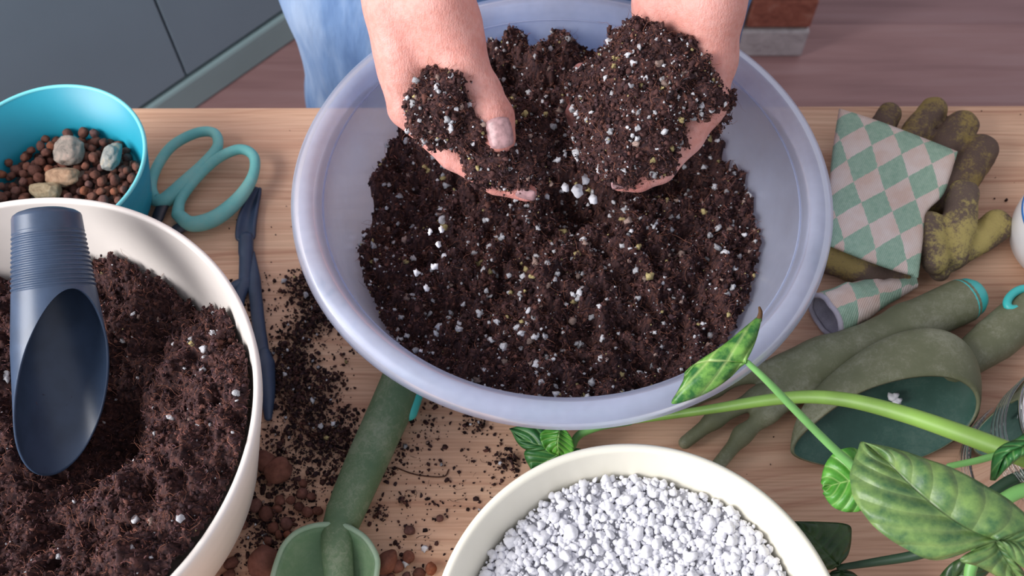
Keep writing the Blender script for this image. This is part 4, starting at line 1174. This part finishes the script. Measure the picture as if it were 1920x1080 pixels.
# ------------------------------------------------------------------ navy scoop in the compost
def build_scoop():
    root = thing('compost_scoop', 'navy blue tube-shaped scoop with a ribbed handle stuck in the compost', 'scoop', P(100, 860, 0.10))
    T = P(88, 408, 0.168); B = P(136, 890, 0.099)
    ax = B - T; L = np.linalg.norm(ax); ax /= L
    fr = -ray(110, 620); fr = fr - ax * (fr @ ax); fr /= np.linalg.norm(fr); sd = np.cross(ax, fr)
    if sd[0] < 0: sd = -sd
    al = math.radians(24); fr, sd = fr * math.cos(al) + sd * math.sin(al), sd * math.cos(al) - fr * math.sin(al)
    nphi, ns = 72, 240
    def rad(s): return np.interp(s, [0, 0.10, 0.5, 1.0], [0.0208, 0.0220, 0.0285, 0.0322])
    th = 0.0016
    phi = np.linspace(0, 2 * PI, nphi, endpoint=False)
    end = 0.30 + (1.0 - 0.30) * ((1 - np.cos(phi)) / 2) ** 1.0
    def shell(off, flip):
        V = []
        for i in range(ns):
            q = i / (ns - 1)
            for j, f in enumerate(phi):
                s = q / 0.75 * 0.29 if q < 0.75 else 0.29 + (q - 0.75) / 0.25 * (end[j] - 0.29)
                r = rad(s) - off
                if not flip and 0.055 < s < 0.289: r = r + 0.00042 * math.sin((s - 0.055) / 0.305 * 2 * PI * 17) * min(1, (s - 0.055) / 0.02)
                V.append(T + ax * (s * L) + r * (math.cos(f) * fr + math.sin(f) * sd))
        V = np.array(V)
        return V
    Vo, Vi = shell(0, False), shell(th, True)
    F = []
    def quad(b, flip):
        for i in range(ns - 1):
            for j in range(nphi):
                k = (j + 1) % nphi
                q = (b + i * nphi + j, b + i * nphi + k, b + (i + 1) * nphi + k, b + (i + 1) * nphi + j)
                F.append(q[::-1] if flip else q)
    quad(0, False); N0 = ns * nphi; quad(N0, True)
    for j in range(nphi):
        k = (j + 1) % nphi; a = (ns - 1) * nphi
        F.append((a + j, a + k, N0 + a + k, N0 + a + j))
    # domed closed end
    V = np.vstack([Vo, Vi]); base = len(V)
    rings = []
    for m, t in enumerate(np.linspace(0.15, 1, 5)):
        r = rad(0) * math.cos(t * PI / 2 * 0.96); d = 0.006 * math.sin(t * PI / 2)
        rings.append(np.array([T - ax * d + r * (math.cos(f) * fr + math.sin(f) * sd) for f in phi]))
    V = np.vstack([V] + rings)
    prev = 0
    for m in range(5):
        cur = base + m * nphi
        for j in range(nphi):
            k = (j + 1) % nphi
            F.append((cur + j, cur + k, prev + k, prev + j))
        prev = cur
    F.append(tuple(prev + j for j in range(nphi))[::-1])
    mesh_obj('scoop_tube', local(V, root), F, NAVY_SC, root)
    return root
build_scoop()

# ------------------------------------------------------------------ scissors
def build_scissors():
    root = thing('scissors', 'scissors with two large mint green loop handles lying on the table', 'scissors', P(330, 400, 0))
    lp1 = [(291, 376, .010), (284, 346, .010), (297, 308, .011), (325, 272, .013), (370, 249, .015), (402, 250, .016), (408, 275, .015), (385, 308, .013), (350, 342, .011), (312, 374, .010)]
    lp2 = [(333, 402, .011), (340, 372, .011), (372, 330, .013), (410, 296, .016), (450, 280, .019), (476, 294, .020), (474, 330, .018), (448, 372, .015), (405, 408, .012), (360, 420, .011)]
    for lp, w1 in ((lp1, 1.0), (lp2, 1.0)):
        c = [P(*p) for p in lp]
        pts = smooth_path(c + c[:1], 72)[:-1]
        k = np.linspace(0, 2 * PI, 71, endpoint=False)
        rad = 0.0044 + 0.0024 * np.clip(np.cos(k - 5.2), 0, 1) ** 1.3
        tube('handle_loop', pts, rad, SCIS, root, 14, closed=True, caps=False)
    # collars and steel shanks running under the rims to the blades
    tube('shank', smooth_path([P(306, 384, .009), P(296, 408, .008), P(289, 438, .006), P(284, 466, .005)], 16), [0.0052] * 6 + [0.0042] * 10, DARKSTEEL, root, 12, flat=0.6)
    tube('shank', smooth_path([P(352, 420, .009), P(330, 432, .008), P(304, 450, .0065), P(284, 466, .0085)], 16), [0.0052] * 6 + [0.0042] * 10, DARKSTEEL, root, 12, flat=0.6)
    tube('pivot_screw', [P(284, 466, .004), P(284, 466, .0125)], 0.0035, DARKSTEEL, root, 14, round_caps=False)
    for dx, z in ((-7, .0045), (4, .0080)):
        tube('blade', smooth_path([P(284, 466, z), P(279 + dx * 0.5, 482, z), P(276 + dx, 500, z)], 10), np.linspace(.0042, .0012, 10), DARKSTEEL, root, 10, flat=0.45)
    return root
build_scissors()

# ------------------------------------------------------------------ navy dibber and widger
def build_widger():
    root = thing('seedling_widger', 'navy plastic seedling tool with a flat spoon end and forked tip', 'tool', P(465, 450, 0))
    # flat spoon: cupped plate
    L = [(480, 350), (462, 372), (449, 400), (443, 425), (442, 445), (449, 452)]
    R = [(489, 352), (487, 368), (483, 390), (479, 420), (478, 443), (472, 450)]
    nu, nv = 24, 9
    l = smooth_path([P(a, b, .0085) for a, b in L], nu); r = smooth_path([P(a, b, .0065) for a, b in R], nu)
    V = []
    for i in range(nu):
        for j in range(nv):
            t = j / (nv - 1); p = l[i] * (1 - t) + r[i] * t; p = p - np.array([0, 0, 0.0042 * math.sin(PI * t) * math.sin(PI * min(1, (i + 2) / nu))]); V.append(p)
    o = mesh_obj('spoon', local(np.array(V), root), grid_faces(nu, nv), NAVY, root); solidify(o, 0.0026, 0)
    tube('shaft', smooth_path([P(461, 448, .007), P(461, 490, .006), P(460, 535, .006)], 14), [.0062] * 5 + [.0055] * 9, NAVY, root, 12, flat=0.7)
    tube('prong', smooth_path([P(460, 530, .006), P(450, 556, .006), P(448, 590, .005)], 10), np.linspace(.0062, .0032, 10), NAVY, root, 10, flat=0.7)
    tube('prong', smooth_path([P(460, 530, .006), P(438, 538, .006), P(418, 556, .005)], 10), np.linspace(.0055, .0032, 10), NAVY, root, 10, flat=0.7)
build_widger()
def build_dibber():
    root = thing('seedling_dibber', 'slim navy plastic dibber with a thick pointed end, against the off-white bowl', 'tool', P(490, 640, 0))
    sh = smooth_path([P(474, 474, .005), P(478, 540, .006), P(485, 610, .006), P(493, 665, .007)], 24)
    V, F = tube_geo(sh, np.r_[np.linspace(.0018, .0048, 6), np.full(18, .0052)], 14, flat=0.7)
    mesh_obj('shaft', local(V, root), F, NAVY, root)
    tube('point', smooth_path([P(496, 662, .008), P(501, 720, .008), P(503, 782, .005)], 20), np.r_[np.linspace(.0045, .0070, 4), np.linspace(.0070, .0056, 10), np.linspace(.0052, .0030, 6)], NAVY, root, 16, flat=0.85)
build_dibber()

# ------------------------------------------------------------------ green trowel at the front
def build_trowel():
    root = thing('hand_trowel', 'green plastic hand trowel with scuffed handle, blade at the front edge', 'trowel', P(640, 960, 0))
    hp = smooth_path([P(758, 708, .018), P(738, 755, .018), P(697, 845, .018), P(660, 930, .019), P(640, 985, .020)], 40)
    hr = np.interp(np.linspace(0, 1, 40), [0, .2, .55, .8, 1], [.0162, .0160, .0150, .0138, .0120])
    tube('handle', hp, hr, GREEN_RUB, root, 28, round_caps=False)
    tube('socket', smooth_path([P(645, 955, .020), P(633, 1005, .022), P(634, 1060, .018), P(640, 1120, .012), P(642, 1180, .006)], 24), np.linspace(.0122, .0085, 24), GREEN_RUB, root, 24)
    # hang hole insert at the upper end, a turquoise sliver on the side
    tube('hang_insert', [P(776, 742, .018), P(766, 772, .016)], 0.0068, TURQ, root, 16)
    outl = [(628, 983), (590, 986), (556, 999), (533, 1022), (520, 1052), (511, 1085), (503, 1130), (510, 1190), (545, 1260), (600, 1300), (650, 1270), (685, 1200), (700, 1130), (706, 1080), (708, 1052), (700, 1030), (684, 1008), (662, 993), (645, 986)]
    ctr = (622, 1110)
    ol = smooth_path([P(a, b, .030) for a, b in outl] + [P(*outl[0], .030)], 97)[:-1]
    cc = P(*ctr, .004); cc[2] = 0.006
    nr = 14; V = []
    for i in range(nr):
        t = (i + 1) / nr
        for p in ol:
            q = cc + (p - cc) * t; q[2] = 0.0055 + (0.030 - 0.0055) * t ** 2.6; V.append(q)
    V.append(cc); n = 96
    F = []
    for i in range(nr - 1):
        for j in range(n):
            k = (j + 1) % n; F.append((i * n + j, i * n + k, (i + 1) * n + k, (i + 1) * n + j)[::-1])
    for j in range(n): F.append((len(V) - 1, j, (j + 1) % n)[::-1])
    o = mesh_obj('blade', local(np.array(V), root), F, BLADE_GREEN, root); solidify(o, 0.0032, 0)
    tube('edge_highlight', local(ol + np.array([0, 0, 0.0006]), root), 0.0019, BLADE_EDGE, o, 8, closed=True, caps=False)  # painted highlight running round the blade outline
build_trowel()

# ------------------------------------------------------------------ hand fork
def build_fork():
    root = thing('hand_fork', 'olive green three-tined hand fork with turquoise end cap, below the gloves', 'fork', P(1560, 680, 0))
    pts = [P(1800, 566, .019), P(1700, 612, .019), P(1600, 655, .019), P(1540, 682, .018)]
    s = SDF(np.array([0.10, 0.16, -0.005]), np.array([0.40, 0.44, 0.05]), 0.0017)
    s.chain(pts, [.0175, .0170, .0150, .0155], 0.006)
    s.chain([P(1560, 672, .018), P(1500, 694, .016)], [.0145, .0125], 0.012)
    s.chain([P(1570, 680, .017), P(1510, 722, .014)], [.0110, .0090], 0.012)
    s.chain([P(1540, 670, .018), P(1470, 690, .016)], [.0120, .0095], 0.012)
    s.chain([P(1505, 700, .016), P(1420, 745, .018), P(1340, 786, .014), P(1284, 830, .0065)], [.0088, .0062, .0056, .0050], 0.008)
    s.chain([P(1515, 725, .014), P(1440, 776, .017), P(1392, 816, .012), P(1340, 880, .0060)], [.0086, .0062, .0056, .0050], 0.008)
    s.chain([P(1485, 690, .016), P(1410, 696, .018), P(1340, 728, .013), P(1262, 772, .0065)], [.0086, .0062, .0056, .0050], 0.008)
    V, F = s.mesh(); V = relax(V, F, 2); V[:, 2] = np.maximum(V[:, 2], 0.0006)
    mesh_obj('handle_and_tines', local(V, root), F, OLIVE_RUB, root)
    d = P(1800, 566, .019) - P(1700, 612, .019); d /= np.linalg.norm(d)
    tube('end_cap', [P(1800, 566, .019) + d * 0.0032, P(1800, 566, .019) + d * 0.0050], [.0174, .0164], TURQ, root, 28)
build_fork()

# ------------------------------------------------------------------ olive scoop trowel lying on its side
def build_side_scoop():
    root = thing('scoop_trowel', 'olive green deep scoop trowel lying on its side, teal inside', 'trowel', P(1680, 780, 0))
    tipp = P(1482, 846, 0.016); endp = P(1838, 752, 0.038)
    A = (tipp - endp) / 2; Cc = (tipp + endp) / 2
    Bv = np.array([0.002, 0.0240, 0.0262]); Bv = Bv - A * (Bv @ A) / (A @ A)
    D = np.array([0.008, 0.058, 0.002])
    nt, nr = 96, 26
    V = []
    for i in range(nr + 1):
        f = (i / nr) * PI / 2
        r = max(math.cos(f), 0.0); dep = math.sin(f)
        for t in np.linspace(0, 2 * PI, nt, endpoint=False):
            ct, st = math.cos(t), math.sin(t)
            w = 1.0 - 0.42 * max(ct, 0) ** 1.6 + 0.12 * max(-ct, 0)
            rim = A * ct + Bv * st * w
            V.append(Cc + rim * max(r, 0.004) ** 0.8 + D * dep - A * 0.22 * dep * (1 - r * max(0, ct)) * 1.0)
    V = np.array(V); V[:, 2] = np.maximum(V[:, 2], 0.0035)
    F = []
    for i in range(nr):
        for j in range(nt):
            k = (j + 1) % nt; F.append((i * nt + j, i * nt + k, (i + 1) * nt + k, (i + 1) * nt + j))
    o = mesh_obj('blade', local(V, root), F, OLIVE_RUB, root)
    pm = o.data.polygons[nt * (nr - 2) + 10]
    if np.array(pm.normal) @ D < 0: o.data.flip_normals()
    o.data.materials.append(BLADE_TEAL)
    m = solidify(o, 0.0028, -1).modifiers[-1]; m.material_offset = 1; m.material_offset_rim = 0
    h0 = P(1790, 690, .024); h1 = P(1960, 556, .019)
    tube('handle', smooth_path([h0, P(1860, 640, .020), P(1910, 598, .019), h1], 24), np.r_[np.linspace(.012, .0160, 8), np.full(16, .0168)], OLIVE_RUB, root, 24)
    ringc = P(1912, 560, .031)
    d = h1 - h0; d /= np.linalg.norm(d); up = np.array([0, 0, 1.0]); sd = np.cross(d, up)
    tube('hang_insert', [ringc + d * 0.013 * math.cos(a) + sd * 0.0060 * math.sin(a) for a in np.linspace(0, 2 * PI, 40, endpoint=False)], 0.0032, TURQ, root, 10, closed=True, caps=False)
    return root
build_side_scoop()
for (px, py, z, r, d) in [(1675, 743, .022, .0030, 'white perlite grain inside the olive scoop, upper of two'), (1682, 752, .021, .0026, 'white perlite grain inside the olive scoop, lower of two')]:
    o = mesh_obj('perlite_grain', GRAIN[1] * r, ICO1[1], PERL, loc=tuple(map(float, P(px, py, z)))); tag(o, d, 'grain', 'grains in the olive scoop')

# ------------------------------------------------------------------ gardening gloves
CE1, CE2 = np.array([42.0, -22.0]), np.array([13.0, 40.0])
def cuff_uv(V):
    o = P(1655, 300, 0.03)[:2]
    e1 = (P(1655 + 42, 300 - 22, .03)[:2] - o); e2 = (P(1655 + 13, 300 + 40, .03)[:2] - o)
    Mx = np.linalg.inv(np.stack([e1, e2], 1))
    return (np.asarray(V)[:, :2] - o) @ Mx.T + [10.5, 10.5]
def build_gloves():
    g1 = thing('gardening_glove', 'brown-stained glove lying underneath, its rolled checked cuff open towards the fork', 'glove', P(1650, 420, 0), 'pair of gardening gloves')
    s = SDF(np.array([0.19, 0.28, -0.004]), np.array([0.45, 0.62, 0.06]), 0.0019)
    for a, b, r0, r1 in [((1632, 275, .016), (1667, 215, .015), .0105, .0108), ((1688, 285, .018), (1750, 207, .017), .0120, .0118), ((1745, 310, .019), (1802, 238, .019), .0140, .0140), ((1780, 365, .019), (1838, 284, .020), .0150, .0148)]:
        m = tuple((np.array(a) + np.array(b)) / 2)
        s.chain([P(*a), P(*m) + [0, 0, 0.001], P(*b)], [r0, r0 * 0.97, r1], 0.003)
    s.chain([P(1640, 285, .014), P(1770, 370, .014)], [.012, .016], 0.012)
    s.chain([P(1640, 300, .012), P(1600, 440, .012)], [.014, .014], 0.014).chain([P(1720, 330, .012), P(1660, 470, .012)], [.016, .013], 0.014)
    s.chain([P(1555, 480, .014), P(1620, 500, .014), P(1690, 522, .012)], [.0150, .0145, .0085], 0.010)
    s.noise(0.0012, 90, 2, 5)
    V, F = s.mesh(); V = relax(V, F, 2); V[:, 2] = np.maximum(V[:, 2], 0.0006)
    mesh_obj('glove_shell', local(V, g1), F, GLOVE_A, g1)
    # rolled cuff: open cloth tube, double walled
    cl = smooth_path([P(1712, 528, .010), P(1650, 548, .013), P(1595, 570, .017), P(1548, 592, .0185)], 26)
    rd = np.interp(np.linspace(0, 1, 26), [0, .3, .6, 1], [.0060, .0110, .0165, .0190])
    Vo, Fo = tube_geo(cl, rd, 40, caps=False, round_caps=False, flat=0.86)
    Vo = Vo + 0.0012 * fbm(Vo, 120, 2, 3)[:, None]
    Vo[:, 2] = np.maximum(Vo[:, 2], 0.0012)
    uv = cuff_uv(Vo); uv[:, 1] += Vo[:, 2] * 22
    o = mesh_obj('cuff', local(Vo, g1), Fo, CHECK, g1, uv=uv)
    Vi, Fi = tube_geo(cl, rd - 0.0024, 40, caps=False, round_caps=False, flat=0.86); Vi[:, 2] = np.maximum(Vi[:, 2], 0.0030)
    mesh_obj('lining', local(Vi, g1), Fi, CLOTH_IN, g1)
    ring = (Vo[-40:] + Vi[-40:]) / 2
    tube('hem', local(ring, g1), 0.0021, CLOTH_IN, o, 8, closed=True, caps=False)

    g2 = thing('gardening_glove', 'yellow mottled glove lying on top, its green and pink checked cuff spread flat', 'glove', P(1720, 420, 0.02), 'pair of gardening gloves')
    s = SDF(np.array([0.26, 0.29, 0.000]), np.array([0.45, 0.50, 0.075]), 0.0019)
    s.chain([P(1742, 420, .030), P(1752, 490, .026)], [.0110, .0105], 0.006).chain([P(1745, 430, .024), P(1785, 470, .020)], [.0100, .0105], 0.008)
    s.chain([P(1790, 480, .020), P(1795, 425, .029), P(1806, 366, .031)], [.0105, .0132, .0126], 0.002)
    s.chain([P(1785, 490, .014), P(1832, 450, .016), P(1868, 424, .017)], [.0085, .0125, .0130], 0.002)
    s.chain([P(1762, 508, .012), P(1758, 470, .018)], [.0080, .0120], 0.005)
    s.noise(0.0012, 90, 2, 6)
    V, F = s.mesh(); V = relax(V, F, 2); V[:, 2] = np.maximum(V[:, 2], 0.0006)
    mesh_obj('glove_shell', local(V, g2), F, GLOVE_B, g2)
    # cuff: flattened double layer of knit
    topE = [(1573, 203), (1640, 224), (1720, 254), (1796, 284)]
    botE = [(1556, 462), (1610, 484), (1665, 504), (1722, 521)]
    lefE = [(1573, 203), (1560, 290), (1553, 380), (1556, 462)]
    rigE = [(1796, 284), (1770, 362), (1737, 400), (1730, 455), (1722, 521)]
    n = 44
    S = lambda e: smooth_path([np.array([a, b, 0.0]) for a, b in e], n)[:, :2]
    tE, bE, lE, rE = S(topE), S(botE), S(lefE), S(rigE)
    u = np.linspace(0, 1, n)
    G = np.zeros((n, n, 2))
    for i in range(n):
        for j in range(n):
            a, b = u[i], u[j]
            G[i, j] = (1 - a) * tE[j] + a * bE[j] + (1 - b) * lE[i] + b * rE[i] - ((1 - a) * (1 - b) * tE[0] + (1 - a) * b * tE[-1] + a * (1 - b) * bE[0] + a * b * bE[-1])
    V = []
    for i in range(n):
        for j in range(n):
            e = min(1, 5 * min(u[i], 1 - u[i], u[j], 1 - u[j])); e = math.sqrt(max(0, 1 - (1 - e) ** 2))
            z = 0.0355 + 0.0055 * e + 0.0015 * math.sin(9 * u[i] + 2 * u[j]) - 0.010 * max(0, 0.35 - u[j]) + 0.004 * u[j] * (1 - u[i])
            V.append(P(G[i, j, 0], G[i, j, 1], z))
    V = np.array(V)
    o = mesh_obj('cuff', local(V, g2), grid_faces(n, n)[:, ::-1], CHECK, g2, uv=cuff_uv(V)); solidify(o, 0.0075, -1)
    if sum(p.normal.z for p in o.data.polygons) < 0: o.data.flip_normals()
build_gloves()

# ------------------------------------------------------------------ glass jar and ceramic pot at the right edge
jc = P(1902, 907, 0) + np.array([0.006, -0.003, 0])
jar = thing('glass_jar', 'clear ribbed glass jar of water at the table edge behind the big leaf', 'jar', jc)
pr = [(0.0005, 0.006), (0.043, 0.006), (0.048, 0.011), (0.0500, 0.020), (0.0502, 0.118)] + arc((0.0516, 0.1185), 0.0015, 175, 5, 5) + [(0.0530, 0.116), (0.0530, 0.018), (0.0505, 0.006), (0.045, 0.0008), (0.0005, 0.0014)]
jar_shell = lathe('glass_body', pr, GLASS, jar, 96)
for z in (0.026, 0.031, 0.036, 0.078, 0.084, 0.090, 0.096):
    V, F = tube_geo([(0.0530 * math.cos(a), 0.0530 * math.sin(a), z) for a in np.linspace(0, 2 * PI, 96, endpoint=False)], 0.0013, 6, closed=True, caps=False)
    mesh_obj('glass_ridge', V, F, GLASS, jar_shell)
lathe('water', [(0.0005, 0.0066), (0.0425, 0.0066), (0.0474, 0.0115), (0.0496, 0.0205), (0.0498, 0.085), (0.0005, 0.085)], WATER, jar, 64)
cp = P(1976, 474, 0)
pot = thing('ceramic_cup', 'white glazed ceramic cup with a thin blue line, cut by the right frame edge', 'cup', cp)
lathe('cup_body', [(0.0005, 0.006), (0.03, 0.006), (0.036, 0.012), (0.0425, 0.030), (0.0435, 0.045), (0.0405, 0.062)] + arc((0.0418, 0.0625), 0.0013, 170, 10, 5) + [(0.0452, 0.052), (0.0460, 0.042), (0.0450, 0.028), (0.0395, 0.010), (0.031, 0.0008), (0.0005, 0.001)], CERAMIC, pot, 96)
lathe('blue_band', [(0.0449, 0.0500), (0.0458, 0.0498), (0.0461, 0.0480), (0.0455, 0.0475)], BLUE, pot, 96)

# ------------------------------------------------------------------ the arrowhead plant
plant = thing('arrowhead_plant', 'green vine cutting with arrow-shaped leaves trailing over the right front corner', 'plant', P(1600, 900, 0))
def leaf(left_, mid_, right_, mat, camber=0.004, ripple=0.0, nrip=8, nu=40, nv=21, thick=0.0006):
    """left_, mid_, right_: (px, py, z) lists from base to tip"""
    l = smooth_path([P(*p) for p in left_], nu); m = smooth_path([P(*p) for p in mid_], nu); r = smooth_path([P(*p) for p in right_], nu)
    V = []; uv = []
    for i in range(nu):
        u = i / (nu - 1)
        for j in range(nv):
            v = j / (nv - 1) * 2 - 1
            a = abs(v); e = l[i] if v < 0 else r[i]
            p = m[i] * (1 - a) + e * a
            wv = ripple * math.sin(2 * PI * (u - 0.32 * a) * nrip) * a * (1.2 - a)
            p = p + np.array([0, -0.35, 0.94]) * (camber * math.sin(PI * a) * 1.0 + wv)
            V.append(p); uv.append((u, (v + 1) / 2))
    o = mesh_obj('leaf', local(np.array(V), plant), grid_faces(nu, nv), mat, plant, uv=np.array(uv))
    if sum(p.normal.z for p in o.data.polygons) < 0: o.data.flip_normals()
    solidify(o, thick, 0)
    return o
def stalk(name, pts, r, mat, n=40, seg=14):
    q = smooth_path([P(*p) for p in pts], n)
    rr = np.interp(np.linspace(0, 1, n), np.linspace(0, 1, len(r)), r)
    return tube(name, q, rr, mat, plant, seg)
# main stem
stalk('stem', [(1180, 790, .035), (1248, 780, .050), (1340, 766, .070), (1440, 750, .088), (1520, 744, .100), (1600, 752, .112), (1700, 778, .128), (1800, 812, .146), (1880, 842, .160), (1960, 872, .172)], [.0022, .0030, .0040, .0046, .0052, .0056, .0058], STEM, 60)
# leaf lying over the mixing bowl rim and its stalk
leaf([(1396, 682, .165), (1410, 655, .168), (1421, 625, .172), (1427, 592, .172), (1404, 608, .168), (1376, 632, .166), (1350, 652, .164), (1318, 672, .162), (1284, 698, .158)],
     [(1396, 682, .165), (1380, 679, .166), (1362, 677, .168), (1344, 677, .168), (1326, 677, .167), (1312, 680, .165), (1302, 684, .163), (1292, 690, .160), (1284, 698, .158)],
     [(1396, 682, .165), (1386, 690, .163), (1366, 710, .160), (1334, 732, .157), (1298, 748, .154), (1260, 757, .150), (1272, 732, .152), (1282, 712, .155), (1284, 698, .158)], LEAF_VAR, 0.003, 0.0006, 6)
tube('leaf_tip', local(smooth_path([P(1423, 600, .171), P(1426, 586, .173), P(1424, 577, .175)], 8), plant) + np.array(plant.location), np.linspace(.0018, .0008, 8), M_plain('withered_tip', lin(96, 70, 48), 0.8, 0.2, 0.1), plant, 8)
stalk('petiole', [(1402, 680, .166), (1440, 716, .160), (1500, 778, .148), (1560, 838, .138), (1620, 892, .128), (1680, 945, .118)], [.0018, .0024, .0026, .0028], STEM_LT, 40)
# big mottled leaf nearest the camera
leaf([(1862, 1012, .190), (1760, 1050, .186), (1690, 1024, .186), (1638, 986, .186), (1602, 936, .184), (1594, 892, .182), (1602, 862, .180), (1614, 829, .178)][::1],
     [(1862, 1012, .190), (1820, 994, .192), (1778, 968, .193), (1740, 938, .192), (1706, 908, .190), (1676, 878, .187), (1652, 856, .183), (1614, 829, .178)],
     [(1862, 1012, .190), (1935, 990, .194), (1905, 948, .196), (1850, 912, .196), (1790, 880, .194), (1740, 862, .190), (1680, 842, .184), (1614, 829, .178)], LEAF_BIG, 0.005, 0.0018, 7, 48, 25)
# its two back lobes past the stalk joint
leaf([(1862, 1012, .190), (1800, 1048, .188), (1840, 1064, .184), (1900, 1100, .176), (1930, 1130, .170)], [(1862, 1012, .190), (1880, 1040, .187), (1895, 1065, .184), (1910, 1095, .178), (1930, 1130, .170)],
     [(1862, 1012, .190), (1884, 1024, .188), (1904, 1050, .184), (1925, 1085, .178), (1930, 1130, .170)], LEAF_BIG, 0.003, 0.001, 4, 24, 13)
leaf([(1862, 1012, .190), (1882, 1030, .190), (1915, 1062, .188), (1960, 1080, .184), (2010, 1080, .180)], [(1862, 1012, .190), (1892, 1014, .191), (1925, 1022, .190), (1965, 1040, .186), (2010, 1080, .180)],
     [(1862, 1012, .190), (1900, 985, .193), (1950, 972, .193), (2000, 1000, .188), (2010, 1080, .180)], LEAF_BIG, 0.003, 0.001, 4, 24, 13)
stalk('petiole', [(1866, 1014, .188), (1884, 1030, .178), (1896, 1070, .160), (1900, 1130, .13)], [.0028, .0030, .0032], STEM_LT, 24)
# small bright leaf behind the big one
leaf([(1640, 880, .125), (1606, 842, .128), (1570, 846, .126), (1548, 870, .122), (1539, 905, .118)], [(1640, 880, .125), (1612, 898, .126), (1590, 902, .124), (1566, 908, .121), (1541, 916, .117)],
     [(1640, 880, .125), (1625, 948, .120), (1592, 960, .118), (1562, 950, .116), (1543, 925, .116)], LEAF_LIGHT, 0.003, 0.0008, 5, 30, 17)
# dark leaf by the cream bowl and its stalk
leaf([(1572, 1060, .055), (1590, 1040, .055), (1596, 1005, .056), (1590, 984, .056), (1540, 979, .056), (1490, 978, .054)], [(1572, 1060, .055), (1556, 1042, .056), (1540, 1026, .057), (1524, 1010, .057), (1508, 994, .056), (1490, 978, .054)],
     [(1572, 1060, .055), (1556, 1068, .053), (1535, 1062, .052), (1512, 1040, .052), (1494, 1005, .052), (1490, 978, .054)], LEAF_DARK, 0.002, 0.0005, 4, 30, 17)
leaf([(1574, 1066, .05), (1600, 1074, .050), (1612, 1092, .048), (1600, 1130, .044)], [(1574, 1066, .05), (1580, 1082, .050), (1588, 1100, .048), (1600, 1130, .044)], [(1574, 1066, .05), (1555, 1076, .050), (1560, 1100, .048), (1600, 1130, .044)], LEAF_DARK, 0.002, 0.0, 4, 20, 11)
stalk('petiole', [(1574, 1064, .053), (1640, 1054, .060), (1720, 1040, .072), (1800, 1012, .09)], [.0020, .0030, .0036], STEM_DK, 24)
# leaves between the mixing bowl and the cream bowl
leaf([(1088, 842, .030), (1060, 838, .032), (1036, 812, .034), (1000, 796, .034), (958, 803, .030), (958, 806, .030)], [(1088, 842, .030), (1050, 836, .033), (1020, 836, .034), (1000, 832, .034), (980, 822, .032), (958, 806, .030)],
     [(1088, 842, .030), (1060, 850, .032), (1020, 846, .032), (990, 844, .031), (972, 832, .030), (958, 806, .030)], LEAF_GREEN, 0.002, 0.0006, 5, 26, 15)
leaf([(1088, 842, .030), (1050, 836, .032), (1014, 832, .032), (988, 842, .030), (984, 856, .026), (998, 884, .020)], [(1088, 842, .030), (1060, 848, .031), (1040, 856, .030), (1024, 864, .027), (1010, 874, .023), (998, 884, .020)],
     [(1088, 842, .030), (1084, 862, .026), (1066, 878, .023), (1044, 890, .020), (1020, 894, .019), (998, 884, .020)], LEAF_GREEN, 0.002, 0.0006, 5, 26, 15)
leaf([(1050, 800, .050), (1030, 802, .051), (1014, 812, .050), (1014, 826, .048), (1024, 844, .044), (1048, 856, .040)], [(1050, 800, .050), (1048, 812, .052), (1046, 822, .051), (1045, 832, .049), (1046, 844, .045), (1048, 856, .040)],
     [(1050, 800, .050), (1062, 808, .051), (1072, 822, .049), (1076, 838, .046), (1072, 850, .043), (1048, 856, .040)], LEAF_LIGHT, -0.002, 0.0004, 4, 26, 15)
stalk('petiole', [(1074, 836, .036), (1080, 822, .038), (1095, 810, .040), (1130, 798, .042), (1180, 790, .035)], [.0026, .0030, .0030], STEM_LT, 24)
# unfurling leaf by the jar
leaf([(1960, 800, .180), (1930, 806, .182), (1908, 822, .182), (1878, 836, .180), (1862, 856, .176), (1857, 900, .166)], [(1960, 815, .184), (1935, 826, .186), (1910, 840, .186), (1888, 850, .183), (1874, 866, .178), (1857, 900, .166)],
     [(1960, 850, .178), (1935, 850, .180), (1915, 856, .180), (1902, 866, .178), (1886, 878, .174), (1857, 900, .166)], LEAF_GREEN, 0.006, 0.0, 4, 28, 17)
stalk('petiole', [(1780, 874, .150), (1830, 864, .156), (1880, 852, .162), (1960, 846, .168)], [.0018, .0020, .0022], STEM_LT, 20)
# stalks and dark leaf in the lower right corner
stalk('stem', [(1960, 880, .09), (1900, 900, .085), (1860, 925, .08), (1800, 960, .07)], [.0040, .0042, .0040], STEM_DK, 20)
stalk('stem', [(1960, 908, .10), (1910, 922, .095), (1870, 944, .09), (1820, 970, .08)], [.0044, .0044, .0044], STEM_LT, 20)
leaf([(1740, 1120, .09), (1762, 1080, .10), (1790, 1052, .11), (1830, 1040, .115), (1870, 1040, .118)], [(1740, 1120, .09), (1780, 1092, .10), (1812, 1070, .11), (1840, 1055, .115), (1870, 1040, .118)],
     [(1740, 1120, .09), (1800, 1110, .10), (1840, 1086, .108), (1862, 1062, .114), (1870, 1040, .118)], LEAF_DARK, 0.002, 0.0, 4, 20, 11)
stalk('petiole', [(1822, 1120, .12), (1818, 1080, .125), (1826, 1050, .13), (1850, 1000, .14)], [.0030, .0034, .0034], STEM_LT, 16)
